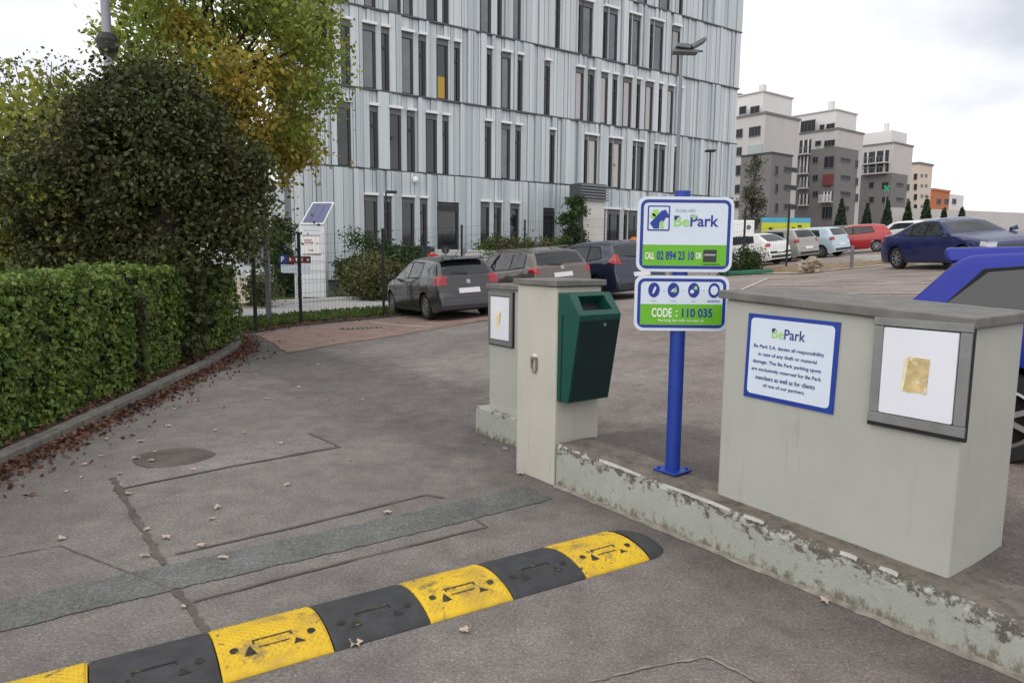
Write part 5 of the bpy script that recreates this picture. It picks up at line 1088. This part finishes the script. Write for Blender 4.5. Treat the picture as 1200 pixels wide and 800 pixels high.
# ------------------------------------------------------------------ cars
PROF = {
 'hatch': [(0, .42), (.012, .60), (.04, .73), (.10, .84), (.23, .955), (.265, .98), (.42, 1.375), (.49, 1.445), (.60, 1.46), (.76, 1.43), (.885, 1.36), (.905, 1.30), (.955, 1.02), (.970, .955), (.982, .72), (.988, .62), (.997, .56), (1.0, .34)],
 'wagon': [(0, .42), (.010, .60), (.035, .73), (.09, .84), (.21, .96), (.24, .99), (.38, 1.40), (.45, 1.475), (.56, 1.50), (.78, 1.48), (.905, 1.41), (.92, 1.36), (.965, 1.03), (.977, .96), (.986, .72), (.991, .62), (.997, .56), (1.0, .34)],
 'sedan': [(0, .40), (.010, .58), (.04, .70), (.11, .80), (.26, .93), (.30, .955), (.43, 1.32), (.50, 1.40), (.60, 1.41), (.70, 1.36), (.83, 1.08), (.87, 1.035), (.965, 1.0), (.98, .93), (.988, .68), (.995, .58), (1.0, .34)],
 'mini': [(0, .42), (.012, .62), (.04, .76), (.10, .87), (.18, .96), (.21, .99), (.36, 1.38), (.45, 1.455), (.58, 1.46), (.78, 1.43), (.885, 1.37), (.905, 1.31), (.95, 1.05), (.965, .98), (.98, .75), (.988, .63), (.997, .56), (1.0, .34)],
 'steep': [(0, .42), (.012, .60), (.04, .73), (.10, .84), (.23, .955), (.265, .98), (.42, 1.36), (.49, 1.42), (.60, 1.43), (.76, 1.415), (.875, 1.38), (.890, 1.34), (.965, .97), (.975, .92), (.983, .72), (.988, .62), (.997, .56), (1.0, .34)],
 'raked': [(0, .42), (.012, .60), (.04, .73), (.10, .84), (.23, .955), (.265, .98), (.42, 1.36), (.49, 1.42), (.60, 1.43), (.72, 1.41), (.80, 1.37), (.82, 1.345), (.955, .99), (.970, .93), (.982, .72), (.988, .62), (.997, .56), (1.0, .34)],
}
WHEEL = {}
def wheel_meshes(r):
    if r in WHEEL: return WHEEL[r]
    tw = .2; ty = MB()
    prof = [(r*.66, -tw/2), (r*.93, -tw/2), (r, -tw*.36), (r, tw*.36), (r*.93, tw/2), (r*.66, tw/2)]; n = 28; vs = []
    for rr, y in prof:
        for i in range(n): a = 2*math.pi*i/n; vs.append((rr*math.cos(a), y, rr*math.sin(a)))
    ty.add(vs, [(k*n+i, k*n+(i+1) % n, (k+1)*n+(i+1) % n, (k+1)*n+i) for k in range(len(prof)-1) for i in range(n)])
    ty.add([(r*.66*math.cos(2*math.pi*i/n), .02, r*.66*math.sin(2*math.pi*i/n)) for i in range(n)], [tuple(range(n))])
    rim = MB(); R0 = r*.66
    ring = []; m_ = 28
    for rr, y in ((R0, tw*.45), (R0*.9, tw*.48), (R0*.88, tw*.3)):
        for i in range(m_): a = 2*math.pi*i/m_; ring.append((rr*math.cos(a), y, rr*math.sin(a)))
    rim.add(ring, [(k*m_+i, k*m_+(i+1) % m_, (k+1)*m_+(i+1) % m_, (k+1)*m_+i) for k in range(2) for i in range(m_)])
    for k in range(7):
        rt_ = Matrix.Rotation(2*math.pi*k/7, 3, 'Y'); rim.box(R0*.15, R0*.9, tw*.34, tw*.44, -R0*.085, R0*.085, rot=rt_)
    rim.tube((0, tw*.2, 0), (0, tw*.47, 0), R0*.24, n=14)
    WHEEL[r] = (ty.mesh('tyre', M['tyre']), rim.mesh('rim', M['rim'])); return WHEEL[r]
class Car:
    def __init__(s, name, label, cat, x, y, head, kind, L, W_, col, H=1.0, z=None, group=None, wb=(.185, .80), r=.30, glass=True, detail=2, roofcol=None):
        """head = heading in degrees clockwise from +Y (into the picture); x,y = centre"""
        s.L, s.W, s.H = L, W_, H; rz = R(90-head); c, sn = math.cos(rz), math.sin(rz)
        hb = ground(x-c*L*.3, y-sn*L*.3); hf = ground(x+c*L*.3, y+sn*L*.3); hl = ground(x-sn*.7, y+c*.7); hr = ground(x+sn*.7, y-c*.7)
        s.o = thing(name, label, cat, (x, y, (hb+hf)/2+.005 if z is None else z), rz, group)
        s.o.rotation_mode = 'XYZ'; pit = math.atan2(hb-hf, .6*L); rol = math.atan2(hl-hr, 1.4)
        s.o.rotation_euler = Matrix(((c, -sn, 0), (sn, c, 0), (0, 0, 1))).to_4x4().to_euler()
        mrot = Matrix.Rotation(rz, 3, 'Z') @ Matrix.Rotation(pit, 3, 'Y') @ Matrix.Rotation(rol, 3, 'X'); s.o.rotation_euler = mrot.to_euler()
        P = [(a, b*H) for a, b in PROF[kind]]; s.P = P; roof = max(b for a, b in P); s.roof = roof
        xs = sorted(set([round(v, 4) for v in list(np.linspace(.02, .98, 97))+list(np.linspace(0, .03, 9))+list(np.linspace(.95, 1, 26))]))
        pa = [p[0] for p in P]; pz = [p[1] for p in P]
        zt_ = lambda f: float(np.interp(f, pa, pz))
        def zs(f): w = .012 if .05 < f < .94 else .003; return (zt_(f-w)+2*zt_(f)+zt_(f+w))/4
        belt0 = (.93 if kind != 'sedan' else .90)*H; s.wx = [L*(.5-wb[0]), L*(.5-wb[1])]; s.r = r; ra = r+.055
        V = []; Fc = []; mi = []; K = 13
        for f in xs:
            x_ = L*(.5-f); z = zs(f); w = W_/2
            if f < .22: w *= 1-.20*((.22-f)/.22)**2.2
            if f > .84: w *= 1-.12*((f-.84)/.16)**2.4
            if f > .985: w *= 1-.05*((f-.985)/.015)
            if f < .02: w *= 1-.10*((.02-f)/.02)
            belt = min(belt0+.05*f, z-.035); g = max(0, min(1, (z-belt-.035)/(roof-belt0-.1)))
            zb = .19+.03*(1-min(1, min(f, 1-f)/.06))*2
            for wx in s.wx:
                dx = abs(x_-wx)
                if dx < ra: zb = max(zb, r+math.sqrt(ra*ra-dx*dx)*1.0-.0)
            zb = min(zb, belt-.10) if belt > .4 else min(zb, belt-.02)
            wr = w*.93-g*.19*W_/1.7; zr = z-.05*g-.012
            gw = lambda zz: w*float(np.interp(zz, (.15, .25, .36, .48, .62, .76, .86, .96), (.94, .962, .985, .998, 1.0, .995, .98, .955)))
            rows = [(0, zb), (w*.78, zb), (gw(zb), zb)]
            for q_ in (.22, .5, .80): rows.append((gw(zb+(belt-zb)*q_) if belt > .8 else w*(.955+.045*math.sin(math.pi*q_)), zb+(belt-zb)*q_))
            rows.append((w*.955, belt)); rows += [(w*.93*(1-q_)+wr*q_, belt+(zr-.02-belt)*q_) for q_ in (.12, .55, .96)]
            rows += [(wr*.93, zr+.016), (wr*.6, z-.004), (0, z)]
            V += [(x_, y_, z_) for y_, z_ in rows]
        n = len(xs)
        for i in range(n-1):
            for j in range(K-1): Fc.append((i*K+j, i*K+j+1, (i+1)*K+j+1, (i+1)*K+j)); mi.append(1 if j < 2 else 0)
        nV = len(V); V += [(a, -b, c_) for a, b, c_ in V]; F2 = [tuple(reversed([q_+nV for q_ in f])) for f in Fc]; F2i = list(mi)
        Fc += F2; mi += F2i
        for e in (0, n-1):
            lp = [e*K+j for j in range(K)]+[nV+e*K+j for j in reversed(range(1, K-1))]; Fc.append(tuple(lp)); mi.append(0)
        me = bpy.data.meshes.new('body'); me.from_pydata(V, [], Fc); me.materials.append(M[col]); me.materials.append(M['gap']); me.polygons.foreach_set('material_index', mi)
        bm = bmesh.new(); bm.from_mesh(me); bmesh.ops.remove_doubles(bm, verts=bm.verts, dist=.0008); bmesh.ops.recalc_face_normals(bm, faces=bm.faces); bm.to_mesh(me); bm.free()
        me.polygons.foreach_set('use_smooth', [True]*len(me.polygons))
        try: me.set_sharp_from_angle(angle=R(38))
        except Exception: pass
        s.body = link('body', me, s.o); s.col = col
        s.bvh = BVHTree.FromPolygons([v.co for v in me.vertices], [p.vertices for p in me.polygons])
        ty, ri = wheel_meshes(r)
        for wx in s.wx:
            for sg in (1, -1):
                w_ = bpy.data.objects.new('wheel', None); COL.objects.link(w_); w_.parent = s.o; w_.location = (wx, sg*(W_/2-.125), r); w_.rotation_euler = (0, 0, 0 if sg > 0 else math.pi)
                link('tyre', ty, w_); link('rim', ri, w_)
    def f(s, v): return s.L*(.5-v)
    def patch(s, nm, view, quad, m_, off=.006, nu=10, nv=8, parent=None, ang=None):
        """quad: four corners in the view's plane. side views: (f, z); rear/front: (y, z); corner: (q, z) seen along direction ang"""
        if view in 'LR': sg = 1 if view == 'L' else -1; org = lambda a, b: Vector((s.f(a), sg*3, b)); d = Vector((0, -sg, 0))
        elif view == 'B': org = lambda a, b: Vector((-s.L/2-3, a, b)); d = Vector((1, 0, 0))
        elif view == 'F': org = lambda a, b: Vector((s.L/2+3, a, b)); d = Vector((-1, 0, 0))
        elif view == 'T': org = lambda a, b: Vector((s.f(a), b, 4)); d = Vector((0, 0, -1))
        else:
            cx = -s.L/2+.22 if view[0] == 'b' else s.L/2-.22; sg = 1 if view[1] == 'L' else -1; fx = -1 if view[0] == 'b' else 1
            a_ = R(45 if ang is None else ang); dd = Vector((fx*math.cos(a_), sg*math.sin(a_), 0)); qx = Vector((-fx*math.sin(a_), sg*math.cos(a_), 0))   # q grows toward the flank
            org = lambda a, b: Vector((cx, sg*(s.W/2-.22), b))+dd*2+qx*0+Vector((-fx*math.sin(a_), sg*math.cos(a_), 0))*a; d = -dd
        q_ = [Vector((p[0], p[1])) for p in quad]; vs = []; ok = []
        for j in range(nv+1):
            for i in range(nu+1):
                u, v = i/nu, j/nv; p = (q_[0]*(1-u)+q_[1]*u)*(1-v)+(q_[3]*(1-u)+q_[2]*u)*v
                o_ = org(p.x, p.y); h_ = s.bvh.ray_cast(o_, d)
                if h_[0] is None: vs.append(o_+d*3); ok.append(False)
                else: vs.append(h_[0]-d*off); ok.append(True)
        k = nu+1; fs = [(j*k+i, j*k+i+1, (j+1)*k+i+1, (j+1)*k+i) for j in range(nv) for i in range(nu)]; fs = [f_ for f_ in fs if all(ok[t] for t in f_)]
        if fs:
            nm_ = sum(((vs[f_[1]]-vs[f_[0]]).cross(vs[f_[3]]-vs[f_[0]]) for f_ in fs), Vector())
            if nm_.dot(d) > 0: fs = [tuple(reversed(f_)) for f_ in fs]
        nV = len(vs); back = [v+d*(off+.004) for v in vs]
        edges = {}
        for f_ in fs:
            for a, b in zip(f_, f_[1:]+f_[:1]): edges[(a, b)] = 1
        rim = [(a, b) for (a, b) in edges if (b, a) not in edges]
        mb = MB(); mb.add(vs+back, fs+[(b, a, a+nV, b+nV) for a, b in rim])
        ob_ = mb.build(nm, M[m_], parent or s.o, smooth=True); ob_.data.set_sharp_from_angle(angle=R(35)); return ob_
    def std(s, side_w, rear_w, front_w=None, doors=(), tails=None, heads=True, belt_trim=None):
        for sd in 'LR':
            for w_ in side_w:
                cc_ = (sum(a for a, b in w_)/4, sum(b for a, b in w_)/4); s.patch('window_seal', sd, [(a+(.007 if a > cc_[0] else -.007), b+(.022 if b > cc_[1] else -.022)) for a, b in w_], 'seal', .003)
                wo = s.patch('side_window', sd, w_, 'car_glass', .006)
            for f_ in doors:
                s.patch('door_gap', sd, [(f_, .26), (f_+.0022, .26), (f_+.0022, .90*s.H), (f_, .90*s.H)], 'gap', .0025, 1, 10)
            for f_ in doors[1:]: s.patch('door_handle', sd, [(f_-.040, .80*s.H), (f_-.012, .80*s.H), (f_-.012, .83*s.H), (f_-.040, .83*s.H)], s.col, .022, 3, 2)
            s.patch('sill_trim', sd, [(.30, .215), (.70, .215), (.70, .25), (.30, .25)], 'trim', .008, 12, 1)
        s.patch('rear_window', 'B', rear_w, 'car_glass', .006, 12, 8)
        if front_w: s.patch('windscreen', 'F', front_w, 'car_glass', .006, 12, 8)
        for sg in (1, -1):
            xm = s.f(.285); mb = MB(); mb.hexa([(xm-.09, sg*(s.W/2-.03), .93*s.H), (xm+.04, sg*(s.W/2-.03), .93*s.H), (xm+.05, sg*(s.W/2+.15), .95*s.H), (xm-.09, sg*(s.W/2+.17), .95*s.H)], [(xm-.09, sg*(s.W/2-.02), 1.02*s.H), (xm+.01, sg*(s.W/2-.02), 1.02*s.H), (xm+.02, sg*(s.W/2+.13), 1.07*s.H), (xm-.09, sg*(s.W/2+.16), 1.08*s.H)])
            bm_ = mb.build('wing_mirror', M[s.col], s.o, bevel=.02)
def rear_glass(y0, y1, z0, z1): return [(-y0, z0), (y0, z0), (y1, z1), (-y1, z1)]
def place(u_rear, Y, head, L, W_):
    """centre of a car whose rear left wheel-side corner is seen at photo column u at depth Y"""
    h = R(head); f_ = np.array([math.sin(h), math.cos(h)]); r_ = np.array([math.cos(h), -math.sin(h)]); p = np.array([(u_rear-600)/FPX*Y, Y]); c = p+f_*(L*.5-.75)+r_*(W_/2-.1); return c[0], c[1]
# grey hatchback
def common_rear(c, tails, plate_z=.62, plate_w=.26, bump=(.30, .42), badge=.85):
    for sd in 'LR': c.patch('taillight', 'b'+sd, tails, 'tail', .012, 8, 6)
    c.patch('licence_plate', 'B', [(-plate_w, plate_z-.055), (plate_w, plate_z-.055), (plate_w, plate_z+.055), (-plate_w, plate_z+.055)], 'plate', .016, 4, 2)
    c.patch('rear_bumper_trim', 'B', [(-.68*c.W/1.7, bump[0]), (.68*c.W/1.7, bump[0]), (.70*c.W/1.7, bump[1]), (-.70*c.W/1.7, bump[1])], 'trim', .01, 14, 2)
    if badge: c.patch('badge', 'B', [(-.045, badge-.045), (.045, badge-.045), (.045, badge+.045), (-.045, badge+.045)], 'rim', .012, 4, 4)
    c.patch('hatch_gap', 'B', [(-.66*c.W/1.7, bump[1]+.16), (.66*c.W/1.7, bump[1]+.16), (.66*c.W/1.7, bump[1]+.168), (-.66*c.W/1.7, bump[1]+.168)], 'gap', .003, 14, 1)
    c.patch('rear_wiper', 'B', [(-.02, 1.02*c.H), (.36, 1.06*c.H), (.36, 1.085*c.H), (-.02, 1.055*c.H)], 'gap', .016, 6, 1)
HW = 'hatch'
cx, cy = place(503, 16.15, -28, 3.97, 1.68)
c = Car('parked_car', 'dark grey hatchback parked nearest the wire fence with red square taillights', 'car', cx, cy, -28, 'hatch', 3.97, 1.68, 'car_grey', r=.305, group='cars parked along the brick bays')
c.std([[(.335, .955), (.520, .975), (.520, 1.335), (.435, 1.30)], [(.535, .975), (.715, .99), (.705, 1.30), (.535, 1.338)]], rear_glass(.60, .52, 1.02, 1.345), rear_glass(.62, .54, 1.0, 1.36), doors=(.29, .528, .735))
common_rear(c, [(-.16, .80), (.14, .80), (.12, 1.0), (-.13, 1.0)], plate_z=.66, bump=(.25, .34), badge=.86)
c.patch('rear_reflector', 'B', [(-.62, .42), (.62, .42), (.62, .445), (-.62, .445)], 'car_grey', .014, 10, 1)
mb = MB(); mb.hexa([(c.f(.93), -.52, 1.345), (c.f(.875), -.55, 1.385), (c.f(.875), .55, 1.385), (c.f(.93), .52, 1.345)], [(c.f(.935), -.52, 1.365), (c.f(.87), -.55, 1.425), (c.f(.87), .55, 1.425), (c.f(.935), .52, 1.365)]); mb.build('roof_spoiler', M['car_grey'], c.o, bevel=.006)
MB().tube((c.f(.80), 0, 1.40), (c.f(.87), 0, 1.60), .006, n=5).build('antenna', M['trim'], c.o)
# brown wagon
cx, cy = place(614, 17.3, -28, 4.5, 1.78)
c = Car('parked_car', 'brown estate car parked between the grey hatchback and the navy one', 'car', cx, cy, -28, 'wagon', 4.5, 1.78, 'car_brown', r=.31, group='cars parked along the brick bays')
c.std([[(.31, .965), (.50, .985), (.50, 1.38), (.40, 1.34)], [(.515, .985), (.70, 1.0), (.70, 1.385), (.515, 1.385)], [(.712, 1.0), (.87, 1.03), (.85, 1.34), (.712, 1.385)]], rear_glass(.66, .58, 1.06, 1.40), rear_glass(.66, .56, 1.02, 1.38), doors=(.27, .508, .70))
common_rear(c, [(-.12, .84), (.2, .92), (.16, 1.02), (-.08, 1.0)], plate_z=.80, badge=.97)
for sg in (1, -1): MB().tube((c.f(.45), sg*.58, 1.50), (c.f(.85), sg*.56, 1.475), .018, n=6).build('roof_rail', M['car_brown'], c.o)
# navy wagon with pale side
cx, cy = place(706, 18.3, -28, 4.5, 1.80)
c = Car('parked_car', 'navy blue hatchback parked just left of the blue post signs', 'car', cx, cy, -28, 'wagon', 4.4, 1.80, 'car_navy', H=1.03, r=.31, group='cars parked along the brick bays')
c.std([[(.31, .985), (.50, 1.005), (.50, 1.40), (.40, 1.36)], [(.515, 1.005), (.70, 1.02), (.70, 1.40), (.515, 1.405)], [(.712, 1.03), (.85, 1.10), (.80, 1.36), (.712, 1.40)]], rear_glass(.68, .60, 1.10, 1.44), rear_glass(.66, .56, 1.04, 1.40), doors=(.27, .508, .70))
common_rear(c, [(-.18, .90), (.22, .96), (.02, 1.16), (-.06, 1.16)], plate_z=.62, badge=1.02)
# row beyond, right hand side
ROW = 'cars parked beyond the earth bed'
def small(name, label, u, Y, head, kind, L, W_, col, H=1., grp=ROW, mid=False):
    if mid: x, y = (u-600)/FPX*Y, Y
    else: x, y = place(u, Y, head, L, W_)
    c = Car(name, label, 'car', x, y, head, kind, L, W_, col, H=H, r=.29, group=grp)
    z0 = .97*H
    if kind == 'sedan': c.std([[(.36, .93), (.52, .94), (.52, 1.30), (.45, 1.27)], [(.535, .94), (.70, .955), (.67, 1.27), (.535, 1.30)]], rear_glass(.60, .50, 1.06, 1.30), rear_glass(.62, .52, .98, 1.30), doors=(.33, .528, .70))
    else: c.std([[(.335, z0), (.52, z0+.02), (.52, 1.335*H), (.435, 1.30*H)], [(.535, z0+.02), (.78, z0+.05), (.74, 1.28*H), (.535, 1.335*H)]], rear_glass(.60, .52, 1.03*H, 1.335*H), rear_glass(.60, .52, 1.0*H, 1.34*H), doors=(.29, .528))
    common_rear(c, [(-.10, .80*H), (.16, .80*H), (.10, .95*H), (-.10, .95*H)], plate_z=.60, badge=None); return c
c = small('parked_car', 'white hatchback parked right of the blue post signs', 884, 31.0, -33, 'raked', 3.83, 1.65, 'car_white')
c.patch('rubbing_strip', 'B', [(-.7, .50), (.7, .50), (.7, .60), (-.7, .60)], 'trim', .014, 12, 1)
small('parked_car', 'silver grey small car parked between the white and pale blue cars', 918, 32.8, -31, 'mini', 3.7, 1.66, 'car_silver', H=1.05)
small('parked_car', 'pale ice blue small hatchback parked before the red car', 958, 34.3, -36, 'mini', 3.45, 1.63, 'car_ice', H=1.02)
small('parked_car', 'bright red hatchback parked side on behind the blue saloon', 994, 37.2, -62, 'hatch', 3.9, 1.68, 'car_red', mid=True)
FARG = 'cars in the farther row'
small('parked_car', 'dark car roof showing behind the pale blue hatchback', 972, 47, -60, 'wagon', 4.4, 1.75, 'car_dark', grp=FARG, mid=True)
small('parked_car', 'black car half hidden left of the red car roof', 996, 50, -58, 'sedan', 4.5, 1.75, 'car_dark', grp=FARG, mid=True)
small('parked_car', 'silver car showing just right of the red car roof', 1052, 47, -40, 'mini', 3.7, 1.66, 'car_white', grp=FARG, mid=True)
small('parked_car', 'grey car showing over the boot of the blue saloon', 1072, 51, -50, 'wagon', 4.3, 1.75, 'car_silver', grp=FARG, mid=True)
# blue saloon, nose toward the camera
hd = 176; hh_ = R(hd); rearp = np.array([12.35, 22.2]); fv = np.array([math.sin(hh_), math.cos(hh_)]); cxy = rearp+fv*2.3
c = Car('parked_car', 'dark blue saloon parked with its nose toward the camera at right', 'car', cxy[0], cxy[1], hd, 'sedan', 4.6, 1.78, 'car_sedan', r=.325, group=ROW)
c.std([[(.365, .94), (.52, .955), (.52, 1.31), (.455, 1.28)], [(.535, .955), (.665, .965), (.665, 1.295), (.535, 1.312)], [(.675, .97), (.74, 1.0), (.69, 1.25), (.675, 1.27)]], rear_glass(.60, .50, 1.08, 1.31), rear_glass(.66, .54, .985, 1.33), doors=(.33, .528, .70))
common_rear(c, [(-.12, .78), (.2, .80), (.16, .92), (-.12, .93)], badge=.93)
for sd in 'LR': c.patch('headlight', 'f'+sd, [(-.2, .58), (.16, .62), (.14, .74), (-.2, .70)], 'head', .01, 8, 5)
c.patch('grille', 'F', [(-.4, .50), (.4, .50), (.42, .62), (-.42, .62)], 'trim', .01, 8, 3); c.patch('lower_grille', 'F', [(-.6, .27), (.6, .27), (.6, .40), (-.6, .40)], 'trim', .01, 10, 2)
c.patch('licence_plate', 'F', [(-.26, .43), (.26, .43), (.26, .53), (-.26, .53)], 'plate', .016, 4, 2)
# blue hatchback just behind the wall
hd = 127; hh_ = R(hd); fv = np.array([math.sin(hh_), math.cos(hh_)]); rearp = np.array([3.06, 5.55]); cxy = rearp+fv*1.91
c = Car('parked_car', 'bright blue hatchback with roof spoiler close behind the concrete wall', 'car', cxy[0], cxy[1], hd, 'steep', 3.83, 1.66, 'car_blue', z=.27, r=.3)
c.o.rotation_euler = (0, 0, R(90-hd))
c.std([[(.345, .955), (.53, .975), (.53, 1.30), (.44, 1.27)], [(.545, .975), (.72, .99), (.72, 1.29), (.545, 1.302)], [(.73, .99), (.895, 1.03), (.84, 1.24), (.73, 1.29)]], rear_glass(.60, .50, 1.0, 1.33), rear_glass(.62, .54, 1.0, 1.34), doors=(.29, .538))
common_rear(c, [(-.14, .78), (.14, .78), (.1, .92), (-.12, .92)], badge=.86)
mb = MB(); mb.hexa([(c.f(.908), -.50, 1.30), (c.f(.74), -.55, 1.32), (c.f(.74), .55, 1.32), (c.f(.908), .50, 1.30)], [(c.f(.918), -.40, 1.405), (c.f(.74), -.46, 1.418), (c.f(.74), .46, 1.418), (c.f(.918), .40, 1.405)]); mb.build('roof_spoiler', M['car_blue'], c.o, bevel=.042, seg=5, smooth=True)
# ------------------------------------------------------------------ person in a red jacket, standing beyond the grey car
def skin_mesh(name, verts, edges, radii, m_, parent, sub=1):
    me = bpy.data.meshes.new(name); me.from_pydata(verts, edges, []); o = bpy.data.objects.new(name, me); COL.objects.link(o)
    md = o.modifiers.new('skin', 'SKIN'); md.use_smooth_shade = True
    for i, r in enumerate(radii): me.skin_vertices[0].data[i].radius = (r, r) if not isinstance(r, tuple) else r
    me.skin_vertices[0].data[0].use_root = True
    sb2 = o.modifiers.new('sub', 'SUBSURF'); sb2.levels = sb2.render_levels = sub
    dg = bpy.context.evaluated_depsgraph_get(); m2 = bpy.data.meshes.new_from_object(o.evaluated_get(dg)); bpy.data.objects.remove(o); m2.materials.clear(); m2.materials.append(m_); return link(name, m2, parent)
px_, py_ = at(507, 29.5); pr = thing('person', 'person in a red jacket walking beyond the dark grey hatchback', 'person', (px_, py_, ground(px_, py_)+.10), R(35))
Vp = [(0, 0, .95), (0, 0, 1.15), (0, 0, 1.38), (0, .01, 1.47), (0, .03, 1.55), (0, .04, 1.64), (0, .03, 1.72),
      (.10, 0, .90), (.11, .12, .50), (.11, .10, .08), (.11, .24, .03), (-.10, 0, .90), (-.11, -.10, .50), (-.11, -.32, .10), (-.11, -.20, .03),
      (.19, 0, 1.40), (.25, -.05, 1.12), (.26, .08, .90), (.26, .12, .80), (-.19, 0, 1.40), (-.25, .06, 1.12), (-.26, .20, .92), (-.26, .25, .83)]
Ep = [(0, 1), (1, 2), (2, 3), (3, 4), (4, 5), (5, 6), (0, 7), (7, 8), (8, 9), (9, 10), (0, 11), (11, 12), (12, 13), (13, 14), (2, 15), (15, 16), (16, 17), (17, 18), (2, 19), (19, 20), (20, 21), (21, 22)]
Rp = [(.15, .11), (.14, .10), (.16, .11), .06, (.075, .085), (.085, .10), (.06, .075), .095, .065, .045, .035, .095, .065, .045, .035, .065, .05, .038, .04, .065, .05, .038, .04]
skin_mesh('body', Vp, Ep, Rp, M['skin'], pr, 2)
keep = [0, 1, 2, 3, 15, 16, 17, 19, 20, 21]; mp2 = {a: i for i, a in enumerate(keep)}
jk = [(a, b) for a, b in Ep if a in mp2 and b in mp2]
skin_mesh('jacket', [Vp[i] for i in keep], [(mp2[a], mp2[b]) for a, b in jk], [(.20, .15), (.185, .14), (.20, .145), .075, .085, .07, .052, .085, .07, .052], M['jacket'], pr, 2)
keep = [0, 7, 8, 9, 11, 12, 13]; mp2 = {a: i for i, a in enumerate(keep)}
skin_mesh('trousers', [Vp[i] for i in keep], [(mp2[a], mp2[b]) for a, b in Ep if a in mp2 and b in mp2], [(.165, .125), .11, .08, .065, .11, .08, .065], M['jeans'], pr, 2)
MB().lathe([(.02, 1.77), (.075, 1.755), (.105, 1.70), (.108, 1.63), (.09, 1.58)], 14, c=(0, .015, 0)).build('hair', M['hair'], pr, smooth=True)
for sg in (-1, 1): MB().box(sg*.11-.045, sg*.11+.045, (.06 if sg > 0 else -.36), (.30 if sg > 0 else -.12), -.005, .085).build('shoe', M['fence'], pr, bevel=.03)
MB().lathe([(.004, -.03), (.018, -.01), (.006, .03)], 8, c=(0, .145, 1.63)).build('nose', M['skin'], pr)
